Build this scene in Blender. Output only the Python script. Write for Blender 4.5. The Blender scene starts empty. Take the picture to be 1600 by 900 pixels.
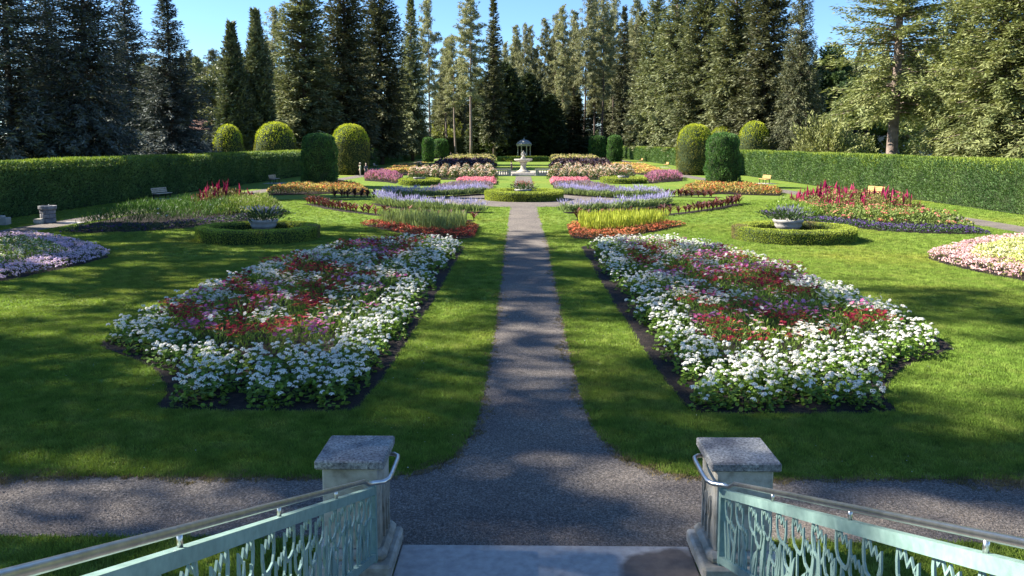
import bpy, math, random
import numpy as np
from mathutils import Vector

RAD = math.radians
rng = np.random.default_rng(11)
random.seed(11)
scene = bpy.context.scene
COL = scene.collection

# ------------------------------------------------------------------ camera, sky, sun, exposure
cam_data = bpy.data.cameras.new('camera')
cam_data.sensor_width = 36.0
cam_data.lens = 36.0 * 1202.0 / 1600.0
cam_data.shift_y = -0.0617
cam_data.clip_end = 3000
cam = bpy.data.objects.new('camera', cam_data)
COL.objects.link(cam)
cam.location = (-0.24, 0.0, 4.2)
cam.rotation_euler = (RAD(90 - 6.0), 0, RAD(0.78))
scene.camera = cam

SUN_EL, SUN_AZ = RAD(37), RAD(-82)          # azimuth from +Y towards +X
world = bpy.data.worlds.new('World')
scene.world = world
world.use_nodes = True
wn = world.node_tree
bg = wn.nodes['Background']
sky = wn.nodes.new('ShaderNodeTexSky')
sky.sky_type = 'NISHITA'
sky.sun_disc = False
sky.sun_elevation = SUN_EL
sky.sun_rotation = SUN_AZ
sky.altitude = 600
sky.air_density = 1.0
sky.dust_density = 0.0
sky.ozone_density = 8.0
wn.links.new(sky.outputs[0], bg.inputs[0])
bg.inputs[1].default_value = 0.066
sun_dir = Vector((math.sin(SUN_AZ) * math.cos(SUN_EL), math.cos(SUN_AZ) * math.cos(SUN_EL), math.sin(SUN_EL)))
sl = bpy.data.lights.new('sun', 'SUN')
sl.energy = 4.7
sl.angle = RAD(0.55)
sl.color = (1.0, 0.93, 0.82)
sun = bpy.data.objects.new('sun', sl)
COL.objects.link(sun)
sun.rotation_euler = (-sun_dir).to_track_quat('-Z', 'Y').to_euler()
sun.location = (-60, 40, 60)
vs = scene.view_settings
vs.view_transform = 'Standard'
vs.look = 'None'
vs.gamma = 1.0
vs.use_curve_mapping = False
vs.exposure = 1.95
scene.cycles.max_bounces = 6
scene.cycles.diffuse_bounces = 3
scene.cycles.transmission_bounces = 4
scene.cycles.transparent_max_bounces = 6
scene.cycles.sample_clamp_indirect = 4.0

# ------------------------------------------------------------------ object helpers
def ordinal(n):
    ones = ['', 'first', 'second', 'third', 'fourth', 'fifth', 'sixth', 'seventh', 'eighth', 'ninth', 'tenth', 'eleventh', 'twelfth', 'thirteenth', 'fourteenth', 'fifteenth', 'sixteenth', 'seventeenth', 'eighteenth', 'nineteenth']
    if n < 20: return ones[n]
    tens = {2: 'twent', 3: 'thirt', 4: 'fort'}[n // 10]
    return tens + ('ieth' if n % 10 == 0 else 'y-' + ones[n % 10])

def link(o, parent=None):
    COL.objects.link(o)
    if parent is not None:
        o.parent = parent
    return o

def tag(o, label=None, cat=None, group=None, kind=None):
    if label: o['label'] = label
    if cat: o['category'] = cat
    if group: o['group'] = group
    if kind: o['kind'] = kind
    return o

def empty(name, loc=(0, 0, 0), rz=0.0, label=None, cat=None, group=None):
    o = bpy.data.objects.new(name, None)
    o.empty_display_size = 0.2
    COL.objects.link(o)
    o.location = loc
    o.rotation_euler = (0, 0, rz)
    return tag(o, label, cat, group)

def make_mesh(name, V, T=None, Q=None, col=None, mats=(), mi=None, smooth=False):
    V = np.asarray(V, dtype=np.float32).reshape(-1, 3)
    T = np.zeros((0, 3), np.int32) if T is None else np.asarray(T, np.int32).reshape(-1, 3)
    Q = np.zeros((0, 4), np.int32) if Q is None else np.asarray(Q, np.int32).reshape(-1, 4)
    me = bpy.data.meshes.new(name)
    me.vertices.add(len(V))
    me.vertices.foreach_set('co', V.ravel())
    loops = np.concatenate([T.ravel(), Q.ravel()])
    if len(loops):
        me.loops.add(len(loops))
        me.loops.foreach_set('vertex_index', loops)
        start = np.concatenate([np.arange(len(T)) * 3, len(T) * 3 + np.arange(len(Q)) * 4]).astype(np.int32)
        me.polygons.add(len(start))
        me.polygons.foreach_set('loop_start', start)
        if mi is not None:
            me.polygons.foreach_set('material_index', np.asarray(mi, np.int32))
        me.polygons.foreach_set('use_smooth', np.full(len(start), smooth, bool))
    me.update(calc_edges=True)
    if col is not None:
        col = np.asarray(col, np.float32)
        rgba = np.ones((len(V), 4), np.float32)
        rgba[:, :3] = col
        a = me.attributes.new('Col', 'FLOAT_COLOR', 'POINT')
        a.data.foreach_set('color', rgba.ravel())
    for m in mats:
        me.materials.append(m)
    return me

def mesh_obj(name, me, parent=None, loc=None):
    o = bpy.data.objects.new(name, me)
    link(o, parent)
    if loc is not None:
        o.location = loc
    return o

class MB:
    """collects shapes into one mesh"""
    def __init__(self):
        self.V, self.T, self.Q, self.C = [], [], [], []
        self.n = 0
    def add(self, V, T=None, Q=None, col=(1, 1, 1)):
        V = np.asarray(V, float).reshape(-1, 3)
        if T is not None and len(T): self.T.append(np.asarray(T, int).reshape(-1, 3) + self.n)
        if Q is not None and len(Q): self.Q.append(np.asarray(Q, int).reshape(-1, 4) + self.n)
        c = np.asarray(col, float)
        self.C.append(np.broadcast_to(c, V.shape).copy())
        self.V.append(V)
        self.n += len(V)
        return self
    def box(self, c, s, col=(1, 1, 1), bev=0.0, rz=0.0):
        c = np.array(c, float); s = np.array(s, float) / 2
        if bev <= 0:
            v = np.array([[x, y, z] for z in (-1, 1) for y in (-1, 1) for x in (-1, 1)], float) * s
            q = [[0, 2, 3, 1], [4, 5, 7, 6], [0, 1, 5, 4], [2, 6, 7, 3], [0, 4, 6, 2], [1, 3, 7, 5]]
            t = []
        else:
            b = min(bev, s.min() * .9)
            vv, idx = [], {}
            for sx in (-1, 1):
                for sy in (-1, 1):
                    for sz in (-1, 1):
                        for k in range(3):
                            p = np.array([sx, sy, sz]) * (s - b)
                            p[k] += (sx, sy, sz)[k] * b
                            idx[(sx, sy, sz, k)] = len(vv); vv.append(p)
            q, t = [], []
            for k in range(3):
                a, bb = [i for i in range(3) if i != k]
                for sg in (-1, 1):
                    ring = []
                    for (u, w) in ((-1, -1), (1, -1), (1, 1), (-1, 1)):
                        sgn = [0, 0, 0]; sgn[k] = sg; sgn[a] = u; sgn[bb] = w
                        ring.append(idx[(*sgn, k)])
                    if (sg > 0) == (k == 1): ring = ring[::-1]
                    q.append(ring)
            for k in range(3):
                a, bb = [i for i in range(3) if i != k]
                for u in (-1, 1):
                    for w in (-1, 1):
                        r = []
                        for e in (-1, 1):
                            sgn = [0, 0, 0]; sgn[k] = e; sgn[a] = u; sgn[bb] = w
                            r.append((idx[(*sgn, a)], idx[(*sgn, bb)]))
                        q.append([r[0][0], r[1][0], r[1][1], r[0][1]])
            for sx in (-1, 1):
                for sy in (-1, 1):
                    for sz in (-1, 1):
                        t.append([idx[(sx, sy, sz, k)] for k in range(3)])
            v = np.array(vv)
        if rz:
            cs, sn = math.cos(rz), math.sin(rz)
            v = np.stack([v[:, 0] * cs - v[:, 1] * sn, v[:, 0] * sn + v[:, 1] * cs, v[:, 2]], 1)
        return self.add(v + c, t, q, col)
    def tube(self, pts, r, n=8, col=(1, 1, 1), cap=True):
        pts = np.asarray(pts, float)
        r = np.broadcast_to(np.asarray(r, float), (len(pts),))
        d = np.gradient(pts, axis=0)
        d /= np.linalg.norm(d, axis=1)[:, None] + 1e-9
        ref = np.array([0, 0, 1.0]) if abs(d[:, 2]).mean() < .8 else np.array([1.0, 0, 0])
        a = np.cross(d, ref); a /= np.linalg.norm(a, axis=1)[:, None] + 1e-9
        b = np.cross(d, a)
        th = np.arange(n) * 2 * np.pi / n
        V = pts[:, None] + r[:, None, None] * (np.cos(th)[None, :, None] * a[:, None] + np.sin(th)[None, :, None] * b[:, None])
        Q = []
        for i in range(len(pts) - 1):
            for j in range(n):
                k = (j + 1) % n
                Q.append([i * n + j, i * n + k, (i + 1) * n + k, (i + 1) * n + j])
        V = V.reshape(-1, 3)
        T = []
        if cap:
            m = len(V)
            V = np.vstack([V, pts[0], pts[-1]])
            e = (len(pts) - 1) * n
            for j in range(n):
                k = (j + 1) % n
                T.append([m, k, j]); T.append([m + 1, e + j, e + k])
        return self.add(V, T, Q, col)
    def lathe(self, prof, n=20, c=(0, 0, 0), col=(1, 1, 1)):
        prof = np.asarray(prof, float)
        th = np.arange(n) * 2 * np.pi / n
        V = np.stack([prof[:, None, 0] * np.cos(th), prof[:, None, 0] * np.sin(th), np.broadcast_to(prof[:, None, 1], (len(prof), n))], 2).reshape(-1, 3) + np.array(c)
        Q = []
        for i in range(len(prof) - 1):
            for j in range(n):
                k = (j + 1) % n
                Q.append([i * n + j, i * n + k, (i + 1) * n + k, (i + 1) * n + j])
        return self.add(V, None, Q, col)
    def mesh(self, name, mats=(), smooth=False, col=False):
        V = np.vstack(self.V)
        T = np.vstack(self.T) if self.T else None
        Q = np.vstack(self.Q) if self.Q else None
        return make_mesh(name, V, T, Q, np.vstack(self.C) if col else None, mats, None, smooth)
    def obj(self, name, mat, parent=None, smooth=False, col=False, loc=None):
        return mesh_obj(name, self.mesh(name, [mat] if mat else [], smooth, col), parent, loc)

# ------------------------------------------------------------------ geometry helpers
def unit(v):
    return v / (np.linalg.norm(v, axis=-1, keepdims=True) + 1e-9)

def rand_dirs(n, zmin=-1.0, zmax=1.0):
    z = rng.uniform(zmin, zmax, n); a = rng.uniform(0, 2 * np.pi, n)
    s = np.sqrt(np.maximum(0, 1 - z * z))
    return np.stack([s * np.cos(a), s * np.sin(a), z], 1)

def cards(P, D, S, L, W, mid=0.45):
    """pointed leaf cards: one quad each"""
    n = len(P)
    L = np.broadcast_to(L, (n,))[:, None]; W = np.broadcast_to(W, (n,))[:, None]
    V = np.stack([P, P + D * L * mid + S * W * .5, P + D * L, P + D * L * mid - S * W * .5], 1)
    return V.reshape(-1, 3), np.arange(n * 4).reshape(n, 4)

def side_of(D, up=None):
    up = rand_dirs(len(D)) if up is None else np.broadcast_to(up, D.shape)
    return unit(np.cross(D, up))

def inst(tv, tf, P, scale, rz=None, tilt=None):
    """copies of a small template: P (n,3), scale (n,) or (n,3), rotation about z and a tilt about a random level axis"""
    n = len(P)
    tv = np.asarray(tv, float)
    sc = np.asarray(scale, float)
    if sc.ndim == 1: sc = sc[:, None]
    v = tv[None] * sc[:, None, :]
    if tilt is not None:
        c, s = np.cos(tilt)[:, None], np.sin(tilt)[:, None]
        v = np.stack([v[..., 0], v[..., 1] * c - v[..., 2] * s, v[..., 1] * s + v[..., 2] * c], 2)
    if rz is not None:
        c, s = np.cos(rz)[:, None], np.sin(rz)[:, None]
        v = np.stack([v[..., 0] * c - v[..., 1] * s, v[..., 0] * s + v[..., 1] * c, v[..., 2]], 2)
    V = v + P[:, None]
    F = np.asarray(tf, int)[None] + (np.arange(n) * len(tv))[:, None, None]
    return V.reshape(-1, 3), F.reshape(-1, F.shape[-1])

def in_poly(P, poly):
    x, y = P[:, 0], P[:, 1]
    c = np.zeros(len(P), bool)
    n = len(poly)
    for i in range(n):
        x0, y0 = poly[i]; x1, y1 = poly[(i + 1) % n]
        hit = ((y0 > y) != (y1 > y)) & (x < (x1 - x0) * (y - y0) / (y1 - y0 + 1e-12) + x0)
        c ^= hit
    return c

def edge_dist(P, poly, closed=True):
    d = np.full(len(P), 1e9)
    n = len(poly)
    for i in range(n if closed else n - 1):
        a = np.array(poly[i], float); b = np.array(poly[(i + 1) % n], float)
        ab = b - a
        t = np.clip(((P[:, :2] - a) @ ab) / (ab @ ab + 1e-12), 0, 1)
        d = np.minimum(d, np.linalg.norm(P[:, :2] - a - t[:, None] * ab, axis=1))
    return d

def poly_area(poly):
    p = np.array(poly)
    return abs(np.sum(p[:, 0] * np.roll(p[:, 1], -1) - p[:, 1] * np.roll(p[:, 0], -1))) / 2

def sample_poly(poly, n):
    p = np.array(poly)
    lo, hi = p.min(0), p.max(0)
    out = np.zeros((0, 2))
    while len(out) < n:
        q = rng.uniform(lo, hi, (n * 2, 2))
        out = np.vstack([out, q[in_poly(q, poly)]])
    return out[:n]

def smooth_poly(poly, it=2, closed=True):
    p = np.array(poly, float)
    for _ in range(it):
        if closed:
            nx = np.roll(p, -1, 0)
            p = np.stack([p * .75 + nx * .25, p * .25 + nx * .75], 1).reshape(-1, 2)
        else:
            a, b = p[:-1], p[1:]
            m = np.stack([a * .75 + b * .25, a * .25 + b * .75], 1).reshape(-1, 2)
            p = np.vstack([p[:1], m, p[-1:]])
    return p.tolist()

def mirror(poly, off=-0.3):
    return [(-x + off, y) for x, y in poly][::-1]

def wob(x, y, f=1.0, s=0.0):
    """cheap smooth noise, about -1..1"""
    x = np.asarray(x) * f; y = np.asarray(y) * f
    return (np.sin(x * 1.7 + y * .6 + s) + np.sin(-x * .8 + y * 1.9 + 1.3 + 2 * s) + np.sin(x * 2.9 - y * 2.3 + 4 + s) * .6 + np.sin(x * 4.7 + y * 3.9 + 2 + 3 * s) * .4) / 3.0

def sheet(name, poly, z, mat, parent=None, kind=None, sub=None, jag=0.0):
    """flat polygon laid on the ground, filled by constrained triangulation"""
    from mathutils.geometry import delaunay_2d_cdt
    p = [np.array(q, float) for q in poly]
    pts = []
    n = len(p)
    for i in range(n):
        a, b = p[i], p[(i + 1) % n]
        k = max(1, int(np.linalg.norm(b - a) / sub)) if sub else 1
        for j in range(k):
            q = a + (b - a) * j / k
            if jag: q = q + rng.normal(0, jag, 2)
            pts.append(Vector((q[0], q[1])))
    if sum(pts[i].x * pts[(i + 1) % len(pts)].y - pts[(i + 1) % len(pts)].x * pts[i].y for i in range(len(pts))) < 0:
        pts = pts[::-1]
    vo, eo, fo = delaunay_2d_cdt(pts, [], [list(range(len(pts)))], 1, 1e-6)[:3]
    me = make_mesh(name, [(v.x, v.y, z) for v in vo], [f for f in fo if len(f) == 3], None, None, [mat])
    o = mesh_obj(name, me, parent)
    if kind: o['kind'] = kind
    return o

# ------------------------------------------------------------------ materials
def new_mat(name):
    m = bpy.data.materials.new(name)
    m.use_nodes = True
    nt = m.node_tree
    return m, nt, nt.nodes['Principled BSDF'], nt.nodes['Material Output']

def noise_node(nt, scale, detail=4, vec=None, rough=.55, dist=0.0):
    n = nt.nodes.new('ShaderNodeTexNoise')
    n.inputs['Scale'].default_value = scale
    n.inputs['Detail'].default_value = detail
    n.inputs['Roughness'].default_value = rough
    n.inputs['Distortion'].default_value = dist
    if vec is not None: nt.links.new(vec, n.inputs['Vector'])
    return n

def ramp_node(nt, fac, stops):
    r = nt.nodes.new('ShaderNodeValToRGB')
    cr = r.color_ramp
    while len(cr.elements) < len(stops): cr.elements.new(0.5)
    for e, (p, c) in zip(cr.elements, stops):
        e.position = p; e.color = (*c, 1)
    nt.links.new(fac, r.inputs[0])
    return r

def mixc(nt, fac, a, b, mode='MIX'):
    m = nt.nodes.new('ShaderNodeMix')
    m.data_type = 'RGBA'; m.blend_type = mode
    for s, v in ((m.inputs[0], fac), (m.inputs[6], a), (m.inputs[7], b)):
        if hasattr(v, 'is_linked') or isinstance(v, bpy.types.NodeSocket): nt.links.new(v, s)
        elif isinstance(v, (int, float)): s.default_value = v
        else: s.default_value = (*v, 1)
    return m.outputs[2]

def pos_node(nt):
    return nt.nodes.new('ShaderNodeNewGeometry').outputs['Position']

def stops_mat(name, scale, stops, rough=.8, bump=0.0, bscale=None, detail=5, big=None, spec=.3, metal=0.0, bdist=.02):
    m, nt, b, out = new_mat(name)
    p = pos_node(nt)
    n = noise_node(nt, scale, detail, p)
    c = ramp_node(nt, n.outputs[0], stops).outputs[0]
    if big:
        n2 = noise_node(nt, big[0], 3, p)
        r2 = ramp_node(nt, n2.outputs[0], big[1]).outputs[0]
        c = mixc(nt, 1.0, c, r2, 'MULTIPLY')
    nt.links.new(c, b.inputs['Base Color'])
    b.inputs['Roughness'].default_value = rough
    b.inputs['Specular IOR Level'].default_value = spec
    b.inputs['Metallic'].default_value = metal
    if bump:
        n3 = noise_node(nt, bscale or scale, 5, p)
        bp = nt.nodes.new('ShaderNodeBump')
        bp.inputs['Strength'].default_value = bump
        bp.inputs['Distance'].default_value = bdist
        nt.links.new(n3.outputs[0], bp.inputs['Height'])
        nt.links.new(bp.outputs[0], b.inputs['Normal'])
    return m

def leaf_shader(nt, b, out, color, trans, rough=.55, spec=.25, ttint=(1.0, 1.0, .55)):
    nt.links.new(color, b.inputs['Base Color'])
    b.inputs['Roughness'].default_value = rough
    b.inputs['Specular IOR Level'].default_value = spec
    t = nt.nodes.new('ShaderNodeBsdfTranslucent')
    nt.links.new(mixc(nt, 1.0, color, ttint, 'MULTIPLY'), t.inputs[0])
    mx = nt.nodes.new('ShaderNodeMixShader')
    mx.inputs[0].default_value = trans
    nt.links.new(b.outputs[0], mx.inputs[1]); nt.links.new(t.outputs[0], mx.inputs[2])
    nt.links.new(mx.outputs[0], out.inputs[0])

def foliage_mat(name, dark, light, scale=.8, trans=.25, rnd=.25, rough=.6, fine=None, tint=(1, 1, .6), spec=.25):
    """foliage colour: clump noise plus a value shift for each plant"""
    m, nt, b, out = new_mat(name)
    p = pos_node(nt)
    n = noise_node(nt, scale, 3, p)
    c = ramp_node(nt, n.outputs[0], [(.35, dark), (.65, light)]).outputs[0]
    if fine:
        n2 = noise_node(nt, fine, 2, p)
        c = mixc(nt, 1.0, c, ramp_node(nt, n2.outputs[0], [(.3, (.65, .65, .65)), (.7, (1.35, 1.35, 1.35))]).outputs[0], 'MULTIPLY')
    oi = nt.nodes.new('ShaderNodeObjectInfo')
    hs = nt.nodes.new('ShaderNodeHueSaturation')
    mp = nt.nodes.new('ShaderNodeMapRange')
    mp.inputs[3].default_value = 1 - rnd; mp.inputs[4].default_value = 1 + rnd
    nt.links.new(oi.outputs['Random'], mp.inputs[0])
    nt.links.new(mp.outputs[0], hs.inputs['Value'])
    nt.links.new(c, hs.inputs['Color'])
    leaf_shader(nt, b, out, hs.outputs[0], trans, rough, spec, ttint=tint)
    return m

def attr_mat(name, trans=.25, rough=.6, spec=.25, fine=None, tint=(1, 1, .6)):
    m, nt, b, out = new_mat(name)
    a = nt.nodes.new('ShaderNodeAttribute')
    a.attribute_name = 'Col'
    leaf_shader(nt, b, out, a.outputs['Color'], trans, rough, spec, tint)
    return m

def plain_mat(name, col, rough=.6, metal=0.0, spec=.4):
    m, nt, b, out = new_mat(name)
    p = pos_node(nt)
    n = noise_node(nt, 14, 4, p)
    r = ramp_node(nt, n.outputs[0], [(.3, tuple(c * .82 for c in col)), (.7, tuple(min(1, c * 1.12) for c in col))])
    nt.links.new(r.outputs[0], b.inputs['Base Color'])
    b.inputs['Roughness'].default_value = rough
    b.inputs['Metallic'].default_value = metal
    b.inputs['Specular IOR Level'].default_value = spec
    return m

LAWN_STOPS = [(.30, (.112, .178, .024)), (.5, (.158, .230, .036)), (.72, (.215, .265, .055))]
LAWN_BIG = (.11, [(.35, (.86, .95, .9)), (.55, (1.0, 1.0, 1.0)), (.74, (1.45, 1.12, 1.15))])
M = {}
M['ground'] = stops_mat('forest_floor', .6, [(.3, (.05, .06, .02)), (.5, (.085, .09, .03)), (.7, (.13, .11, .05))], .95, .6, 9)
M['lawn'] = stops_mat('lawn_turf', 2.2, [(p_, tuple(.84 * v for v in c_)) for p_, c_ in LAWN_STOPS], .9, .9, 38, big=LAWN_BIG, spec=.1, bdist=.03)
M['soil'] = stops_mat('bed_soil', 7, [(.3, (.007, .005, .004)), (.55, (.018, .012, .009)), (.75, (.042, .028, .020))], .95, 1.0, 30, bdist=.05)
M['gravel'] = stops_mat('path_gravel', 38, [(.30, (.060, .054, .048)), (.5, (.142, .127, .112)), (.68, (.29, .258, .225))], .95, 1.0, 60, big=(.7, [(.3, (.72, .70, .72)), (.6, (1.0, .98, .95)), (.8, (1.2, 1.12, 1.02))]), spec=.15, bdist=.012)
M['stone'] = stops_mat('weathered_stone', 9, [(.3, (.26, .24, .20)), (.5, (.40, .375, .32)), (.75, (.52, .49, .43))], .9, .35, 60, big=(2.2, [(.3, (.7, .68, .62)), (.6, (1, 1, 1)), (.8, (1.05, 1.03, 1.0))]), bdist=.01)
M['whitestone'] = stops_mat('pale_stone', 3, [(.3, (.23, .215, .195)), (.6, (.34, .325, .295)), (.8, (.42, .40, .365))], .85, .2, 30)
M['steel'] = plain_mat('brushed_steel', (.60, .58, .55), .32, 1.0)
M['teal'] = stops_mat('teal_paint', 18, [(.3, (.16, .255, .225)), (.55, (.205, .315, .28)), (.8, (.26, .375, .335))], .45, .12, 60, big=(3, [(.3, (.85, .85, .85)), (.6, (1, 1, 1)), (.8, (1.05, 1.05, 1.02))]), spec=.45, bdist=.003)
M['bark'] = stops_mat('conifer_bark', 2.5, [(.3, (.055, .040, .032)), (.55, (.115, .085, .068)), (.8, (.19, .145, .12))], .95, .8, 7, bdist=.1)
M['bark_pale'] = stops_mat('pale_bark', 2.2, [(.3, (.13, .098, .080)), (.55, (.22, .17, .14)), (.8, (.31, .25, .21))], .95, .8, 6, bdist=.1)
M['wood'] = stops_mat('sunlit_bench_wood', 5, [(.3, (.34, .19, .075)), (.6, (.50, .30, .125)), (.8, (.60, .38, .17))], .6)  # tan wood with the orange of sunlight put into its colour
M['wood_shaded'] = stops_mat('shaded_bench_wood', 5, [(.3, (.34, .27, .21)), (.6, (.46, .38, .30)), (.8, (.54, .46, .38))], .7)  # the left benches' wood, greyed in colour for the shade there
M['iron'] = plain_mat('dark_iron', (.03, .03, .03), .55, .3)
M['concrete'] = stops_mat('pale_concrete', 12, [(.3, (.30, .28, .26)), (.6, (.40, .375, .35)), (.8, (.47, .44, .41))], .9, .3, 80, bdist=.004)
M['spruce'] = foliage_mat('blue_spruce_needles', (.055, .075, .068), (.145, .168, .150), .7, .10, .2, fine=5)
M['spruce_sun'] = foliage_mat('sunlit_spruce_needles', (.135, .165, .060), (.29, .31, .125), .6, .22, .15, fine=4)  # yellow-green of sunlit needles, put into the leaf colour
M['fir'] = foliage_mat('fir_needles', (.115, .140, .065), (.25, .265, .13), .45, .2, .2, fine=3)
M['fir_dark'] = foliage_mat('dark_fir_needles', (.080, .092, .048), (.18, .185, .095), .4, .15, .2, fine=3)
M['pine'] = foliage_mat('pine_needles', (.16, .175, .09), (.32, .32, .175), .4, .22, .2, fine=2)
M['cedar'] = foliage_mat('cedar_sprays', (.035, .055, .028), (.085, .11, .05), .5, .14, .15, fine=3)
M['cedar_col'] = foliage_mat('columnar_conifer_sprays', (.075, .10, .055), (.165, .18, .10), .5, .15, .15, fine=3)
M['broad'] = foliage_mat('broad_leaves', (0.0210, 0.0450, 0.0150), (0.0600, 0.0975, 0.0270), .5, .25, .2, fine=3)
M['shrub'] = foliage_mat('loose_shrub_leaves', (.15, .175, .06), (.29, .30, .11), .7, .25, .1, fine=5)
M['bright_shrub'] = foliage_mat('bright_shrub_leaves', (.14, .18, .03), (.28, .29, .06), .6, .3, .25, fine=3)
M['yew'] = foliage_mat('yew_hedge', (.080, .150, .050), (.150, .235, .070), .5, .2, .05, fine=9)
M['yew_lit_top'] = foliage_mat('yew_hedge_lit_shoots', (.15, .23, .035), (.27, .34, .05), .4, .3, .05, fine=9)  # shoots along the hedge top, with sunlight worked into their yellow-green
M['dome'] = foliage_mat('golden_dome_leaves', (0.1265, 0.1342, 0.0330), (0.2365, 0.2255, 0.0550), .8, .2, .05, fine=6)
M['dome_lit_top'] = foliage_mat('golden_dome_lit_top', (.30, .36, .03), (.48, .52, .05), .8, .4, .05, fine=6)  # sunlight on the dome tops, painted as brighter yellow leaves
M['topiary'] = foliage_mat('green_topiary_sprays', (.055, .135, .035), (.125, .24, .06), 1.2, .2, .05, fine=6)
M['box'] = attr_mat('boxwood_leaves', .38)
M['leaf'] = attr_mat('bedding_leaves', .3)
M['petal'] = attr_mat('petals', .35, .7, .1, tint=(1, 1, 1))
M['core'] = stops_mat('hedge_core', 4, [(.3, (.016, .028, .010)), (.7, (.036, .055, .018))], .95, .6, 12)
M['grass'] = None

def grass_mat(name, stops, big, trans=.35):
    m, nt, b, out = new_mat(name)
    p = pos_node(nt)
    n = noise_node(nt, 2.2, 5, p)
    c = ramp_node(nt, n.outputs[0], stops).outputs[0]
    if big:
        c = mixc(nt, 1.0, c, ramp_node(nt, noise_node(nt, big[0], 3, p).outputs[0], big[1]).outputs[0], 'MULTIPLY')
    oi = nt.nodes.new('ShaderNodeObjectInfo')
    hs = nt.nodes.new('ShaderNodeHueSaturation')
    mp = nt.nodes.new('ShaderNodeMapRange')
    mp.inputs[3].default_value = .62; mp.inputs[4].default_value = 1.5
    nt.links.new(oi.outputs['Random'], mp.inputs[0]); nt.links.new(mp.outputs[0], hs.inputs['Value'])
    nt.links.new(c, hs.inputs['Color'])
    leaf_shader(nt, b, out, hs.outputs[0], trans, .7, .15)
    # short turf: blades share much of the sward's upward normal
    gn = nt.nodes.new('ShaderNodeNewGeometry')
    va = nt.nodes.new('ShaderNodeVectorMath'); va.operation = 'MULTIPLY_ADD'
    nt.links.new(gn.outputs['Normal'], va.inputs[0]); va.inputs[1].default_value = (.45, .45, .45); va.inputs[2].default_value = (0, 0, .8)
    vn = nt.nodes.new('ShaderNodeVectorMath'); vn.operation = 'NORMALIZE'
    nt.links.new(va.outputs[0], vn.inputs[0]); nt.links.new(vn.outputs[0], b.inputs['Normal'])
    return m
M['grass'] = grass_mat('grass_blades', [(p_, tuple(1.22 * v for v in c_)) for p_, c_ in LAWN_STOPS], LAWN_BIG)
M['straw'] = grass_mat('dry_grass_blades', [(.3, (.14, .11, .045)), (.7, (.30, .235, .11))], None, .2)

# ================================================================== THE SETTING
AX = -0.12                                   # garden axis
def ring_pts(c, rx, ry, n=64, a0=0, a1=2 * math.pi):
    return [(c[0] + rx * math.cos(a0 + (a1 - a0) * i / n), c[1] + ry * math.sin(a0 + (a1 - a0) * i / n)) for i in range(n)]

sheet('ground', [(-900, -300), (900, -300), (900, 1500), (-900, 1500)], -0.06, M['ground'], kind='structure')
gx, gy = np.linspace(-29.4, 29.4, 30), np.linspace(-6, 236, 122)
GX, GY = np.meshgrid(gx, gy)
gi = np.arange(GX.size).reshape(GX.shape)
tag(mesh_obj('lawn', make_mesh('lawn', np.column_stack([GX.ravel(), GY.ravel(), np.zeros(GX.size)]), None, np.stack([gi[:-1, :-1], gi[:-1, 1:], gi[1:, 1:], gi[1:, :-1]], 2).reshape(-1, 4), None, [M['lawn']])), kind='structure')
for s in (-1, 1):
    sheet('outer_lawn', [(s * 32.2, 20), (s * 60, 20), (s * 60, 150), (s * 32.2, 150)], 0.0, M['lawn'], kind='structure')

R_EDGE = [(40, 7.8), (40, 9.45), (12, 9.4), (5, 9.36), (2.3, 9.32), (1.62, 9.5), (1.15, 9.95), (.88, 10.7), (.78, 11.8), (.73, 14.8), (.76, 20.4), (.86, 32.5), (.74, 44), (.72, 52.0)]
L_EDGE = [(-1.06, 52.0), (-1.03, 44), (-1.0, 32.5), (-.9, 20.4), (-.88, 14.8), (-.93, 11.8), (-1.0, 10.7), (-1.2, 9.9), (-1.7, 9.4), (-2.4, 9.28), (-5, 9.3), (-12, 9.28), (-40, 9.3), (-40, 7.8)]
GRAVEL_POLY = R_EDGE + L_EDGE + [(-1.9, 7.8), (-1.9, 7.4), (1.9, 7.4), (1.9, 7.8)]
CIRC_C, CIRC_R = (AX, 58.3), 7.0
CIRC_POLY = ring_pts(CIRC_C, CIRC_R, CIRC_R, 72)
FAR_POLY = [(-1.1, 64.6), (.86, 64.6), (.86, 100.5), (-1.1, 100.5)]
SIDE_C = [(24.4, 5), (24.4, 46), (23.4, 66), (21.9, 84), (20.9, 104), (22.5, 150), (25.2, 200), (25.2, 232)]
def strip(c, w):
    return [(x - w / 2, y) for x, y in c] + [(x + w / 2, y) for x, y in c[::-1]]
SIDE_R = smooth_poly(strip(SIDE_C, 2.0), 2)
SIDE_L = smooth_poly(strip([(-x - .4, y) for x, y in SIDE_C], 2.0), 2)
sheet('gravel_path', GRAVEL_POLY, 0.008, M['gravel'], kind='structure', sub=.12, jag=.018)
sheet('round_gravel_path', CIRC_POLY, 0.012, M['gravel'], kind='structure')
sheet('far_gravel_path', FAR_POLY, 0.008, M['gravel'], kind='structure', sub=.3, jag=.03)
sheet('side_path', SIDE_R, 0.008, M['gravel'], kind='structure')
sheet('side_path', SIDE_L, 0.008, M['gravel'], kind='structure')
PATHS = [GRAVEL_POLY, CIRC_POLY, FAR_POLY, SIDE_R, SIDE_L]

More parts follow.
